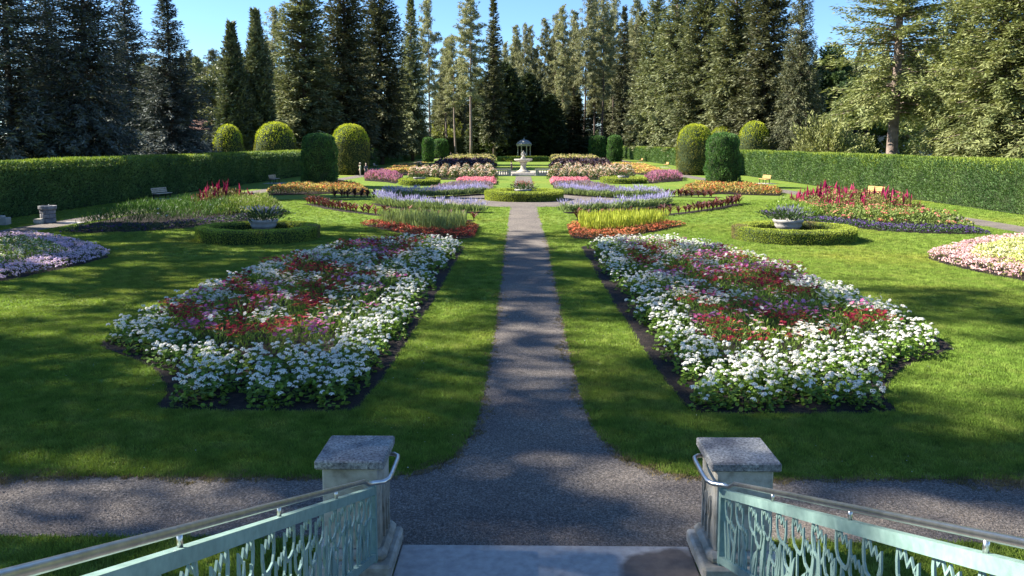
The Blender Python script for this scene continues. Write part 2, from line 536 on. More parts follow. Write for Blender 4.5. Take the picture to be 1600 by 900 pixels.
# concrete landing at the foot of the stairs, with a damp stain of its own shape
m, nt, b, out = new_mat('landing_concrete')
p = pos_node(nt)
base = ramp_node(nt, noise_node(nt, 10, 6, p).outputs[0], [(.3, (.27, .255, .24)), (.55, (.36, .34, .315)), (.8, (.43, .405, .38))]).outputs[0]
sub = nt.nodes.new('ShaderNodeVectorMath'); sub.operation = 'DISTANCE'
wv = noise_node(nt, 2.1, 3, p)
ad = nt.nodes.new('ShaderNodeVectorMath'); ad.operation = 'MULTIPLY_ADD'
nt.links.new(wv.outputs['Color'], ad.inputs[0]); ad.inputs[1].default_value = (.5, .5, 0); nt.links.new(p, ad.inputs[2])
nt.links.new(ad.outputs[0], sub.inputs[0]); sub.inputs[1].default_value = (1.45, 7.35, 0)
st = ramp_node(nt, sub.outputs['Value'], [(.47, (1, 1, 1)), (.56, (0, 0, 0))]).outputs[0]
nt.links.new(mixc(nt, st, base, mixc(nt, 1.0, base, (.34, .29, .26), 'MULTIPLY')), b.inputs['Base Color'])
b.inputs['Roughness'].default_value = .85
bp = nt.nodes.new('ShaderNodeBump'); bp.inputs['Strength'].default_value = .3; bp.inputs['Distance'].default_value = .005
nt.links.new(noise_node(nt, 70, 4, p).outputs[0], bp.inputs['Height']); nt.links.new(bp.outputs[0], b.inputs['Normal'])
M['landing'] = m
lm = MB().box((0, 7.24, -.04), (3.0, .86, .12), bev=.012)
lo = lm.obj('landing', M['landing']); tag(lo, kind='structure')

M['step_stone'] = stops_mat('worn_step_concrete', 9, [(.3, (.12, .112, .104)), (.6, (.17, .16, .148)), (.8, (.22, .205, .19))], .9, .3, 60, bdist=.004)
stairs = empty('stairs', (0, 0, 0)); tag(stairs, kind='structure')
for k in range(17):
    y1 = 6.80 - .38 * k
    y0 = y1 - .376 if k < 16 else -4.0
    MB().box((0, (y0 + y1) / 2, .075 * (k + 1) - .002), (3.04, y1 - y0, .15 * (k + 1)), bev=.01).obj('step', M['step_stone'], stairs)

# ------------------------------------------------------------------ pillars at the foot of the stairs
cap_m, nt, b, out = new_mat('lichened_cap_stone')
p = pos_node(nt)
c1 = ramp_node(nt, noise_node(nt, 42, 6, p, .7).outputs[0], [(.34, (.06, .06, .062)), (.45, (.19, .188, .182)), (.56, (.32, .316, .305)), (.70, (.46, .45, .43))]).outputs[0]
c2 = ramp_node(nt, noise_node(nt, 4, 5, p).outputs[0], [(.32, (.5, .5, .53)), (.68, (1.2, 1.19, 1.13))]).outputs[0]
nt.links.new(mixc(nt, 1.0, c1, c2, 'MULTIPLY'), b.inputs['Base Color'])
b.inputs['Roughness'].default_value = .95
bp = nt.nodes.new('ShaderNodeBump'); bp.inputs['Strength'].default_value = .7; bp.inputs['Distance'].default_value = .006
nt.links.new(noise_node(nt, 60, 6, p, .7).outputs[0], bp.inputs['Height']); nt.links.new(bp.outputs[0], b.inputs['Normal'])

def band(pts, w, t, closed=False):
    """flat bar following a polyline in the (u,z) plane, thickness t; returns V, Q with x = thickness axis, y = u"""
    p = np.asarray(pts, float)
    n = len(p)
    if closed: d = np.roll(p, -1, 0) - np.roll(p, 1, 0)
    else: d = np.gradient(p, axis=0)
    d = d / (np.linalg.norm(d, axis=1)[:, None] + 1e-9)
    nrm = np.stack([-d[:, 1], d[:, 0]], 1)
    w = np.broadcast_to(np.asarray(w, float), (n,))[:, None]
    a, b_ = p + nrm * w / 2, p - nrm * w / 2
    V = []
    for q, x in ((a, -t / 2), (b_, -t / 2), (b_, t / 2), (a, t / 2)):
        V.append(np.column_stack([np.full(n, x), q[:, 0], q[:, 1]]))
    V = np.vstack(V)
    Q = []
    for i in range(n if closed else n - 1):
        j = (i + 1) % n
        for k in range(4):
            l = (k + 1) % 4
            Q.append([k * n + i, k * n + j, l * n + j, l * n + i])
    if not closed:
        Q.append([0, n, 2 * n, 3 * n]); Q.append([n - 1, 4 * n - 1, 3 * n - 1, 2 * n - 1])
    return V, np.array(Q)

PX, PY = 1.905, 7.42
for s, side in ((-1, 'left'), (1, 'right')):
    t = empty('stone_pillar', (s * PX, PY, 0), 0, 'square stone pillar with dark lichened cap at the %s foot of the stairs' % side, 'pillar', 'pillars at the foot of the stairs')
    MB().box((0, 0, .07), (.80, .80, .15), bev=.025).obj('plinth', M['stone'], t)
    MB().box((0, 0, .20), (.68, .68, .11), bev=.04).obj('plinth', M['stone'], t)
    MB().box((0, 0, .665), (.555, .555, .83), bev=.018).obj('shaft', M['stone'], t)
    MB().box((0, 0, 1.125), (.67, .67, .09), bev=.014).obj('cap', cap_m, t)
    # carved tall buds on the face towards the stairs
    for u0 in (-.12, .02, .13):
        h0 = .42 + rng.uniform(0, .2)
        V, Q = band([(u0 + .02 * math.sin(5 * z), z) for z in np.linspace(.30, h0, 7)], .028, .03)
        V[:, 0] += -s * .285
        MB().add(V, None, Q).obj('carved_stem', M['stone'], t)
        V, Q = band([(u0 + .035 * math.cos(a) + .01, h0 + .12 + .12 * math.sin(a)) for a in np.linspace(0, 2 * math.pi, 14)[:-1]], .02, .03, True)
        V[:, 0] += -s * .285
        MB().add(V, None, Q).obj('carved_bud', M['stone'], t)

# ------------------------------------------------------------------ railings
SL = .397
def tulip_mesh(i, w, h, stem, lean):
    mb = MB()
    cup = [(0, 0), (-.30, .05), (-.44, .25), (-.49, .55), (-.47, .98), (-.30, .70), (-.16, .92), (0, .66), (.16, .92), (.30, .70), (.47, .98), (.49, .55), (.44, .25), (.30, .05)]
    V, Q = band([(u * w, v * h) for u, v in cup], .024, .012, True); mb.add(V, None, Q)
    zz = np.linspace(.006, -stem, 8)
    V, Q = band([(lean * (z / stem) ** 2 + .008 * math.sin(9 * z), z) for z in zz], np.linspace(.020, .028, 8), .0115); mb.add(V, None, Q)
    return mb.mesh('tulip_%d' % i, [M['teal']])
def blade_mesh(i, h, lean):
    zz = np.linspace(0, 1, 9)
    V, Q = band([(lean * z * z, h * z) for z in zz], np.maximum(.004, .06 * np.sin(np.pi * np.clip(zz * .85 + .15, 0, 1)) ** .8), .011)
    return MB().add(V, None, Q).mesh('blade_%d' % i, [M['teal']])
TUL = [tulip_mesh(0, .20, .21, .42, .05), tulip_mesh(1, .17, .19, .33, -.06), tulip_mesh(2, .21, .22, .44, -.03), tulip_mesh(3, .15, .17, .22, .06)]
BLA = [blade_mesh(0, .40, .07), blade_mesh(1, .34, -.09), blade_mesh(2, .47, .04), blade_mesh(3, .28, .12)]
Y0R, Y1R = 6.98, 1.0                          # rail runs from the pillar up towards the terrace
def ztop(y): return .935 + (6.95 - y) * SL    # centre of the top bar
def zbot(y): return .275 + (6.95 - y) * SL
rr = random.Random(5)
def sloped(mb, ya, yb, zf, w, h):
    V = []
    for y in (ya, yb):
        for dx, dz in ((-w, -h), (w, -h), (w, h), (-w, h)):
            V.append((dx / 2, y, zf(y) + dz / 2))
    mb.add(V, None, [[0, 1, 2, 3], [7, 6, 5, 4], [0, 4, 5, 1], [1, 5, 6, 2], [2, 6, 7, 3], [3, 7, 4, 0]])
    return mb
for s, side in ((-1, 'left'), (1, 'right')):
    x0 = s * 1.66
    t = empty('stair_railing', (x0, 0, 0), 0, 'teal metal railing with tulip cut-outs and steel handrail on the %s of the stairs' % side, 'railing', 'stair railings')
    sloped(MB(), Y0R - .02, Y1R, ztop, .055, .075).obj('top_rail', M['teal'], t)
    sloped(MB(), Y0R - .02, Y1R, zbot, .055, .07).obj('bottom_rail', M['teal'], t)
    MB().box((0, Y0R + .01, .60), (.065, .06, .78), bev=.004).obj('post', M['teal'], t)
    MB().box((0, Y0R + .01, 1.0), (.075, .07, .02), bev=.004).obj('post_cap', M['teal'], t)
    MB().box((0, 1.0, ztop(1.0) - .42), (.06, .06, .96), bev=.004).obj('post', M['teal'], t)
    y = 6.80; i = 0
    while y > 1.2:
        k = rr.choice([0, 0, 2, 2]) if i % 2 == 0 else rr.choice([1, 1, 3])
        zt = ztop(y) - .045
        drop = (.20 if k in (0, 2) else .31 if k == 1 else .36) + rr.uniform(0, .03)
        o = mesh_obj('tulip', TUL[k], t, (s * rr.choice([-.004, .004, 0]), y, zt - drop - (.02 if k == 3 else 0)))
        o.scale = (1, s * rr.choice([1, -1]), 1)
        b0 = mesh_obj('leaf_blade', BLA[rr.randrange(4)], t, (rr.choice([-.007, .007]), y - .06, zbot(y - .06) + .03))
        b0.scale = (1, rr.choice([1, -1]), 1)
        if i % 3 == 0:
            b0 = mesh_obj('leaf_blade', BLA[rr.randrange(4)], t, (rr.choice([-.007, .007]), y + .05, zbot(y + .05) + .03))
            b0.scale = (1, rr.choice([1, -1]), rr.uniform(.8, 1.1))
        y -= .175 + rr.uniform(-.02, .02); i += 1
    hr = [(0, y, ztop(y) + .112) for y in np.linspace(Y1R, 6.62, 12)]
    hr += [(-s * .015, 6.72, 1.185), (-s * .05, 6.80, 1.158), (-s * .13, 6.86, 1.145), (-s * .165, 6.93, 1.14), (-s * .172, 7.05, 1.14), (-s * .172, 7.40, 1.14), (-s * .165, 7.48, 1.14), (-s * .12, 7.53, 1.14), (-s * .03, 7.54, 1.14)]
    P_ = np.array(hr)
    hz = np.vstack([P_, [(s * .02, 7.54, 1.14)]])
    hz[12:, 2] = np.array([1.135, 1.115, 1.10, 1.095, 1.09, 1.09, 1.09, 1.09, 1.09, 1.09]) - .03
    MB().tube(hz, .0215, 12).obj('handrail', M['steel'], t, smooth=True)
    for yb in (5.61, 4.28, 3.02, 1.75):
        MB().tube([(0, yb, ztop(yb) + .03), (0, yb, ztop(yb) + .10)], .013, 8).obj('bracket', M['steel'], t, smooth=True)

# ------------------------------------------------------------------ clipped hedges
def hedge_foliage(pts, nrm, L, W, up=.55):
    n = len(pts)
    D = unit(nrm * rng.uniform(.2, .9, (n, 1)) + np.array([0, 0, 1]) * up + rand_dirs(n) * .55)
    return cards(pts, D, side_of(D), L, W)

for s, side in ((-1, 'left'), (1, 'right')):
    xi, xo, ht = s * 29.5, s * 31.8, 3.15
    txt = 'long clipped yew hedge with sunlit face behind the benches on the right' if s > 0 else 'long clipped yew hedge in deep shade behind the benches on the left'
    t = empty('hedge', (s * 30.6, 120, 0), 0, txt, 'hedge')
    mb = MB(); off = np.array([s * 30.6, 120, 0])
    ys = np.linspace(12, 236, 90)
    w = wob(ys, ys * 0, .25) * .06
    V = []
    for y, dw in zip(ys, w):
        for x, z in ((xi - s * -.10 - s * dw, 0), (xi + s * .08 + s * dw, ht - .35 + dw), (xi + s * .4, ht - .1 + dw), (xo - s * .2, ht - .1 + dw), (xo - s * .1, 0)):
            V.append((x, y, z))
    Q = []
    for i in range(len(ys) - 1):
        for k in range(4):
            a = i * 5 + k
            Q.append([a, a + 1, a + 6, a + 5] if s > 0 else [a, a + 5, a + 6, a + 1])
    mb.add(np.array(V) - off, None, Q).obj('core', M['core'], t)
    def ydist(n):                            # more, smaller sprays where the hedge is near
        u = rng.uniform(0, 1, n)
        e = -.75
        return ((26 ** e) + u * (236 ** e - 26 ** e)) ** (1 / e)
    n = 62000
    y = ydist(n); z = ht * rng.uniform(0, 1, n) ** .9
    dw = wob(y, z, .25) * .06 + wob(y, z * 2, 1.1) * .05
    lean = np.clip((z - (ht - .4)) / .4, 0, 1) ** 2 * .35
    P = np.stack([xi + s * (lean + dw), y, z + wob(y, y, .2) * .05 * (z > 2)], 1)
    sc = (y / 45) ** .75
    V, Q = hedge_foliage(P - off, np.array([[-s, -.15, 0.]]), .15 * sc * rng.uniform(.7, 1.3, n), .06 * sc)
    o = mesh_obj('foliage', make_mesh('hedge_foliage', V, None, Q, None, [M['yew']]), t); tag(o, kind='stuff')
    n = 26000
    y = ydist(n); x = xi + s * rng.uniform(.12, 2.2, n)
    P = np.stack([x, y, ht - .06 + wob(y, x, .3) * .07 - .25 * np.exp(-((x - xi) / .3) ** 2)], 1)
    fr = rng.uniform(0, 1, n) < .28          # shoots that spill over the upper edge in patches
    patch = wob(y, y * .3, .35, 2.0) > -.1
    zz = ht - rng.uniform(0, 1, n) ** 2 * .9
    P[fr & patch] = np.stack([xi + s * (np.clip((zz - (ht - .4)) / .4, 0, 1) ** 2 * .35), y, zz], 1)[fr & patch]
    sc = (y / 45) ** .75
    V, Q = hedge_foliage(P - off, np.array([[-s * .3, 0, .6]]), .17 * sc * rng.uniform(.7, 1.4, n), .06 * sc, .9)
    o = mesh_obj('lit_top_shoots', make_mesh('hedge_lit_shoots', V, None, Q, None, [M['yew_lit_top']]), t); tag(o, kind='stuff')

# hedge closing the far end
t = empty('hedge', (0, 243, 0), 0, 'dark tall hedge closing the far end behind the pavilion', 'hedge')
n = 16000
MB().box((0, 0, 3.0), (66, 2.2, 6.0)).obj('core', M['core'], t)
x = rng.uniform(-33, 33, n); z = rng.uniform(0, 6.4, n) + 0 * x
P = np.stack([x, -1.1 - wob(x, z, .5) * .25, z + wob(x, x, .4) * .4 * (z > 4)], 1)
V, Q = hedge_foliage(P, np.array([[0, -1., 0]]), .6, .26)
tag(mesh_obj('foliage', make_mesh('back_hedge_foliage', V, None, Q, None, [M['cedar']]), t), kind='stuff')

# ------------------------------------------------------------------ clipped trees
def lathe_scatter(prof, n, wobble=.05, seed=0.0):
    prof = np.asarray(prof, float)
    seg = np.diff(prof, axis=0)
    area = np.linalg.norm(seg, axis=1) * (prof[:-1, 0] + prof[1:, 0] + .05)
    i = rng.choice(len(seg), n, p=area / area.sum())
    u = rng.uniform(0, 1, n)[:, None]
    rz = prof[i] + seg[i] * u
    a = rng.uniform(0, 2 * np.pi, n)
    k = 1 + wobble * wob(a * 2.2, rz[:, 1], 1.6, seed)
    P = np.stack([rz[:, 0] * k * np.cos(a), rz[:, 0] * k * np.sin(a), rz[:, 1]], 1)
    sn = unit(np.stack([seg[i, 1], -seg[i, 0]], 1))
    N = np.stack([sn[:, 0] * np.cos(a), sn[:, 0] * np.sin(a), sn[:, 1]], 1)
    return P, N

def clipped_tree(kind, seed):
    """meshes for a clipped tree of height 1 (x radius 1): core, foliage, lit top"""
    if kind == 'dome':
        prof = [(.0, .0), (.86, .005), (.95, .12), (1.0, .35), (1.0, .58), (.93, .74), (.78, .87), (.52, .96), (.25, .995), (0, 1.0)]
        n, L, W, wb = 9000, .13, .055, .04
    elif kind == 'low_dome':
        prof = [(.0, .0), (.9, .005), (.98, .2), (1.0, .45), (.94, .66), (.78, .84), (.52, .95), (.25, .99), (0, 1.0)]
        n, L, W, wb = 7000, .13, .055, .04
    else:
        prof = [(.0, .0), (.88, .005), (.98, .1), (1.0, .3), (1.0, .6), (.95, .82), (.84, .93), (.55, .985), (0, 1.0)]
        n, L, W, wb = 10000, .20, .085, .15
    return prof, n, L, W, wb

def add_clipped(name, loc, r, h, kind, label, group, seed, dens=1.0, mats=None):
    prof, n, L, W, wb = clipped_tree(kind, seed)
    prof = np.array(prof) * np.array([r, h])
    t = empty(name, loc, seed, label, 'clipped tree', group)
    MB().lathe(prof * np.array([.93, .975]), 24).obj('core', M['core'], t, smooth=True)
    MB().tube([(0, 0, 0), (0, 0, h * .5)], [.16, .10], 8).obj('trunk', M['bark'], t)
    n = int(n * dens)
    P, N = lathe_scatter(prof, n, wb, seed)
    k = math.sqrt(r * h / 12.0) / math.sqrt(dens)
    D = unit(N * rng.uniform(.25, 1, (n, 1)) + np.array([0, 0, .7]) + rand_dirs(n) * .6)
    ll = L * k * rng.uniform(.6, 1.8, n) * (1 + (.35 if kind == 'column' else .1) * wob(P[:, 0] * 1.4 + P[:, 1], P[:, 2], 2.2, seed))
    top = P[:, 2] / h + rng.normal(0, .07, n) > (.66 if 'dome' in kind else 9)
    for sel, nm, mt in ((~top, 'foliage', M['dome'] if 'dome' in kind else M['topiary']), (top, 'lit_top_shoots', M['dome_lit_top'])):
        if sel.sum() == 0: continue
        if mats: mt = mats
        V, Q = cards(P[sel] * .985, D[sel], side_of(D[sel]), ll[sel] * (1.25 if nm == 'lit_top_shoots' else 1.0), W * k * 1.25)
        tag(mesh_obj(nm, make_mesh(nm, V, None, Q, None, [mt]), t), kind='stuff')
    return t
g_c = 'green columnar clipped trees'; g_d = 'golden clipped dome trees'
add_clipped('clipped_tree', (-20.1, 75.2, 0), 1.62, 5.2, 'column', 'dark green columnar clipped tree in front of the left hedge', g_c, .4, 1.6)
add_clipped('clipped_tree', (19.2, 75.2, 0), 1.55, 5.25, 'column', 'green columnar clipped tree in front of the right hedge', g_c, 1.9, 1.6)
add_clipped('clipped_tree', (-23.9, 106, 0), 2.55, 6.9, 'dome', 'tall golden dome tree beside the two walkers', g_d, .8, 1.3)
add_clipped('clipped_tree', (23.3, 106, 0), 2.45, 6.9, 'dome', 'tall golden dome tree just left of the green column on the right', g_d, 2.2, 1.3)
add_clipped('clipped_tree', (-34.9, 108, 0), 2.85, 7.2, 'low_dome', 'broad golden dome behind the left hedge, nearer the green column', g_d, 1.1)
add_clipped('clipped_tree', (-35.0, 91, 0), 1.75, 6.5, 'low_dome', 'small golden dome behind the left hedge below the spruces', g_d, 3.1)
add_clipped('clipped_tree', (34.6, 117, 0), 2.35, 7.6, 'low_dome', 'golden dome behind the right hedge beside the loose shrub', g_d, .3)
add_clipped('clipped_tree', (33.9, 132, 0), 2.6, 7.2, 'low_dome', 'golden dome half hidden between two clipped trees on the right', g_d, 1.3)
add_clipped('clipped_tree', (-22.4, 181, 0), 1.3, 5.7, 'column', 'far dark column beside the left hedge end', g_c, 4.4, .6)
add_clipped('clipped_tree', (-24.5, 228, 0), 2.2, 5.6, 'column', 'farthest dark column left of the pavilion', g_c, 5.4, .5)
add_clipped('clipped_tree', (21.9, 186, 0), 1.7, 6.2, 'column', 'far green column, nearer of the far right pair', g_c, 6.1, .7)
add_clipped('clipped_tree', (21.9, 230, 0), 2.3, 6.6, 'column', 'far lumpy column, farther of the far right pair', g_c, 7.7, .6)

# ------------------------------------------------------------------ low box rings
RINGS = []
def box_ring(loc, rx, ry, w, h, label, n, cl, dry=None, name='box_hedge_ring', open_=True):
    t = empty(name, (loc[0], loc[1], 0), 0, label, 'box hedge', 'low round box hedges')
    RINGS.append((loc[0], loc[1], rx + .08, ry + .08))
    nn = 72
    th = np.arange(nn) * 2 * np.pi / nn
    V, Q = [], []
    prof = [(1, 0, .0), (1, 0, h * .8), (1, .12, h - .03), (0, -.12, h - .03), (0, 0, h * .8), (0, 0, 0)]
    for o_, d, z in prof:
        f = (rx - .05 - d) if o_ else (rx - w + .05 - d)
        g = (ry - .05 - d) if o_ else (ry - w + .05 - d)
        V.append(np.stack([f * np.cos(th), g * np.sin(th), np.full(nn, z)], 1))
    for i in range(5):
        for j in range(nn):
            k = (j + 1) % nn
            Q.append([i * nn + j, i * nn + k, (i + 1) * nn + k, (i + 1) * nn + j])
    MB().add(np.vstack(V), None, Q).obj('core', M['core'], t)
    a = rng.uniform(0, 2 * np.pi, n)
    reg = rng.uniform(0, 1, n)
    rad = np.where(reg < .42, 1.0, np.where(reg < .80, 0.5, 0.0))
    z = np.where(reg < .42, rng.uniform(0, h, n), np.where(reg < .80, h, rng.uniform(0, h, n)))
    u = np.where(reg < .42, 0, np.where(reg < .80, rng.uniform(0, 1, n) * w, w)) + wob(a * 5, z * 3, 1) * .035
    edge = np.minimum(np.abs(u), np.abs(w - u))
    z = np.where((reg >= .42) & (reg < .8), h - .10 * np.exp(-(edge / .07) ** 2) + wob(a * 7, u * 3, 1.2) * .025, z)
    P = np.stack([(rx - u) * np.cos(a), (ry - u) * np.sin(a), z], 1)
    N = np.stack([np.cos(a), np.sin(a), 0 * a], 1)
    N = np.where((reg < .42)[:, None], N, np.where((reg < .8)[:, None], np.array([0, 0, 1.0]), -N))
    D = unit(N * rng.uniform(.3, 1, (n, 1)) + np.array([0, 0, .6]) + rand_dirs(n) * .7)
    V, Q = cards(P, D, side_of(D), cl * rng.uniform(.7, 1.4, n), cl * .5)
    c = np.array([.33, .39, .06]) * rng.uniform(.6, 1.35, (n, 1))
    c = c * (1 + .25 * wob(a * 3, z, 1.5)[:, None])
    if dry:
        for (da, dw) in dry:
            dd = np.abs((a - da + np.pi) % (2 * np.pi) - np.pi)
            k = np.clip(1.3 - dd / dw, 0, 1)[:, None] * (rng.uniform(0, 1, (n, 1)) < .85)
            c = c * (1 - k) + k * np.array([.26, .20, .11]) * rng.uniform(.6, 1.3, (n, 1))
    tag(mesh_obj('foliage', make_mesh('ring_foliage', V, None, Q, np.repeat(c, 4, 0), [M['box']]), t), kind='stuff')
    sheet('soil', ring_pts((0, 0), rx - w, ry - w, 40), .012, M['soil'], t)
    return t
box_ring((AX, 58.4), 2.95, 2.85, 1.0, .68, 'low round box hedge in the middle of the round gravel path', 22000, .075)
box_ring((11.75, 34.0), 2.62, 2.25, .62, .58, 'low round box hedge with a dry brown end around the right urn', 24000, .052, dry=[(math.pi * .98, .30), (.95, .16), (1.35, .10)])
box_ring((-11.95, 33.8), 2.65, 2.25, .62, .58, 'low round box hedge in dappled shade around the left urn', 24000, .052, dry=[(.05, .16)])
box_ring((-10.95, 80.0), 2.1, 2.6, .7, .55, 'low round box hedge far left before the rose bed', 5000, .11)
box_ring((10.75, 84.0), 2.45, 2.8, .7, .55, 'low round box hedge far right before the rose bed', 5000, .11)
box_ring((AX, 188), 6.1, 5.0, 2.6, .95, 'large low hedge ring between the fountain and the pavilion', 4500, .30)

# ================================================================== TREES
def conifer(H, R, seed, base=.04, whorl=.5, per=9, step=.55, twl=.5, tww=.2, droop=.35, pw=.85, top_sharp=1.0, gap=.0, upturn=.0, twigs=5, ragged=.25, trunk_r=.3, bark_limb=True):
    """returns crown (V,Q) and trunk MB for a conifer built of whorled limbs carrying needle sprays"""
    g = np.random.default_rng(seed)
    tr = MB()
    zs = np.linspace(0, H * .985, 14)
    bend = np.stack([np.sin(zs * .11 + seed) * .12, np.cos(zs * .09 + seed) * .12, zs], 1)
    tr.tube(bend, trunk_r * (1 - zs / H) ** .8 + .03, 9)
    P_, D_, S_, L_, W_ = [], [], [], [], []
    h = base * H
    while h < H * .985:
        t = (h - base * H) / (H * (1 - base))
        prof = (1 - t ** pw) * (1 if t > .12 else .75 + 2.1 * t)
        k = max(4, int(round(per * (.45 + .55 * (1 - t)))))
        a0 = g.uniform(0, 6.28)
        for j in range(k):
            if g.uniform() < gap: continue
            a = a0 + j * 2 * np.pi / k + g.uniform(-.3, .3)
            L = max(.35, R * prof * (1 + g.uniform(-ragged, ragged * .8)) * (1 + .30 * float(wob(2.0 * np.cos(a) + h * .10 * (24 / H), 2.0 * np.sin(a) - h * .16, .8, seed))))
            hh = h + g.uniform(-.5, .5) * whorl
            rise = (.55 * t + upturn) * L
            n = max(3, int(L / step))
            s = np.linspace(.18, 1, n)
            bx = np.stack([np.cos(a) * L * s, np.sin(a) * L * s, hh + rise * s - droop * (1 - .7 * t) * L * s ** 2 + .12 * L * s ** 5], 1)
            if bark_limb and L > 1.2:
                q = np.vstack([[0, 0, hh], bx[::max(1, n // 3)]])
                tr.tube(q, np.linspace(.05, .012, len(q)) * (trunk_r / .3), 4, cap=False)
            d = np.gradient(bx, axis=0); d = d / (np.linalg.norm(d, axis=1)[:, None] + 1e-9)
            m = n * twigs
            idx = np.repeat(np.arange(n), twigs)
            bp_ = bx[idx] + g.normal(0, .07, (m, 3)) * (1 + .4 * L)
            sd = np.stack([-np.sin(a) * np.ones(m), np.cos(a) * np.ones(m), np.zeros(m)], 1) * g.choice([-1, 1], m)[:, None]
            dd = d[idx] * g.uniform(.3, 1.0, (m, 1)) + sd * g.uniform(.1, 1.0, (m, 1)) + np.stack([np.zeros(m), np.zeros(m), g.uniform(-.55, .25, m)], 1)
            dd = unit(dd)
            up = unit(np.stack([g.normal(0, .5, m), g.normal(0, .5, m), np.ones(m)], 1))
            ss = unit(np.cross(dd, up))
            P_.append(bp_); D_.append(dd); S_.append(ss)
            L_.append(twl * g.uniform(.6, 1.3, m)); W_.append(tww * g.uniform(.6, 1.3, m))
        h += whorl * g.uniform(.75, 1.25)
    # the leader
    m = 30
    P_.append(np.stack([g.normal(0, .06, m), g.normal(0, .06, m), H * g.uniform(.93, 1.0, m)], 1))
    dd = unit(np.stack([g.normal(0, .6, m), g.normal(0, .6, m), g.uniform(.3, 1, m)], 1)); D_.append(dd)
    S_.append(unit(np.cross(dd, unit(g.normal(0, 1, (m, 3)))))); L_.append(np.full(m, twl * .8)); W_.append(np.full(m, tww * .8))
    V, Q = cards(np.vstack(P_), np.vstack(D_), np.vstack(S_), np.concatenate(L_), np.concatenate(W_))
    return V, Q, tr

def pine_tree(H, R, seed, base=.38, nb=85, trunk_r=.34, puff=15, dens=1.0, nl=.62, nw=.14):
    g = np.random.default_rng(seed)
    tr = MB()
    zs = np.linspace(0, H * .98, 12)
    lean = g.normal(0, .5, 2)
    cx = lambda z: np.stack([lean[0] * (z / H) ** 2 + .15 * np.sin(z * .2 + seed), lean[1] * (z / H) ** 2, z], -1)
    tr.tube(cx(zs), trunk_r * (1 - .93 * zs / H) + .01, 9)
    P_, D_ = [], []
    for i in range(nb):
        t = (i + g.uniform(0, 1)) / nb
        h = H * (base + (1 - base) * t)
        L = R * (np.sin(np.pi * min(1, .18 + .82 * t)) ** .7 * .9 + .12) * g.uniform(.45, 1.1)
        a = g.uniform(0, 6.28)
        up = (-.15 + .6 * t) + g.normal(0, .12)
        n = max(2, int(L / .55))
        s = np.linspace(.3, 1, n)
        c0 = cx(np.array(h))
        bx = c0 + np.stack([np.cos(a) * L * s, np.sin(a) * L * s, up * L * s * s], 1)
        tr.tube(np.vstack([c0, bx[n // 2], bx[-1]]), [.07, .04, .015], 4, cap=False)
        npf = int(n * 2 * dens) + 1
        ci = g.integers(0, n, npf)
        c = bx[ci] + g.normal(0, .28, (npf, 3)) + np.array([0, 0, .12])
        dirs = unit(g.normal(0, 1, (npf, puff, 3)) + np.array([np.cos(a) * .4, np.sin(a) * .4, .35]))
        P_.append((c[:, None] + dirs * .05).reshape(-1, 3)); D_.append(dirs.reshape(-1, 3))
    P = np.vstack(P_); D = np.vstack(D_)
    m = len(P)
    S = unit(np.cross(D, unit(g.normal(0, 1, (m, 3)))))
    V, Q = cards(P, D, S, nl * g.uniform(.7, 1.3, m), nw * g.uniform(.8, 1.3, m), .55)
    return V, Q, tr

def broad_crown(H, R, seed, base=.25, n=9000, leaf=.4):
    g = np.random.default_rng(seed)
    tr = MB()
    tr.tube([(0, 0, 0), (.1, .05, H * .3), (0, .1, H * .7)], [.35, .25, .08], 8)
    cl = []
    for i in range(46):
        v = unit(g.normal(0, 1, 3)); rr_ = g.uniform(.45, .95)
        c = np.array([v[0] * R * rr_, v[1] * R * rr_, H * (base + (1 - base) / 2) + v[2] * H * (1 - base) / 2 * rr_])
        cl.append((c, g.uniform(.16, .34) * R))
        if i % 3 == 0: tr.tube([(0, 0, H * .3), (c + np.array([0, 0, H * .3])) / 2, c], [.12, .07, .02], 5, cap=False)
    k = g.integers(0, len(cl), n)
    C = np.array([c for c, _ in cl])[k]; rad = np.array([r for _, r in cl])[k]
    v = unit(g.normal(0, 1, (n, 3)))
    P = C + v * rad[:, None] * g.uniform(.5, 1.05, (n, 1)) * np.array([1, 1, .75])
    D = unit(v * .6 + g.normal(0, .7, (n, 3)) + np.array([0, 0, -.1]))
    S = unit(np.cross(D, unit(g.normal(0, 1, (n, 3)))))
    V, Q = cards(P, D, S, leaf * g.uniform(.6, 1.3, n), leaf * .6, .5)
    return V, Q, tr

PROTO = {}
def proto(name, H, R, res):
    V, Q, tr = res
    cm = make_mesh(name + '_crown', V, None, Q, None, [M['fir']])
    tm = tr.mesh(name + '_trunk', [M['bark']], smooth=True)
    PROTO[name] = (H, R, cm, tm)
proto('spruce', 24, 5.5, conifer(24, 5.5, 1, .03, .42, 13, .34, .50, .135, .46, 1.15, twigs=11, ragged=.28, gap=.05))
proto('spruce2', 24, 5.2, conifer(24, 5.2, 2, .02, .41, 13, .34, .48, .135, .40, 1.1, twigs=11, ragged=.24, gap=.05))
proto('spruce3', 26, 6.3, conifer(26, 6.3, 3, .26, .62, 9, .32, .50, .135, .30, 1.5, twigs=14, ragged=.4, gap=.14, trunk_r=.5))
proto('fir', 40, 5.8, conifer(40, 5.8, 4, .06, .55, 12, .46, .85, .30, .30, 1.7, twigs=8, ragged=.32, gap=.06, trunk_r=.5))
proto('fir2', 40, 5.6, conifer(40, 5.6, 5, .07, .55, 12, .46, .85, .30, .35, 1.5, twigs=8, ragged=.32, gap=.06, trunk_r=.5))
proto('fir3', 44, 4.2, conifer(44, 4.2, 6, .10, .75, 10, .46, 1.0, .36, .28, 1.4, twigs=8, ragged=.38, gap=.1, trunk_r=.45))
proto('pine', 46, 3.9, pine_tree(46, 3.9, 7, .36, 130, dens=1.3))
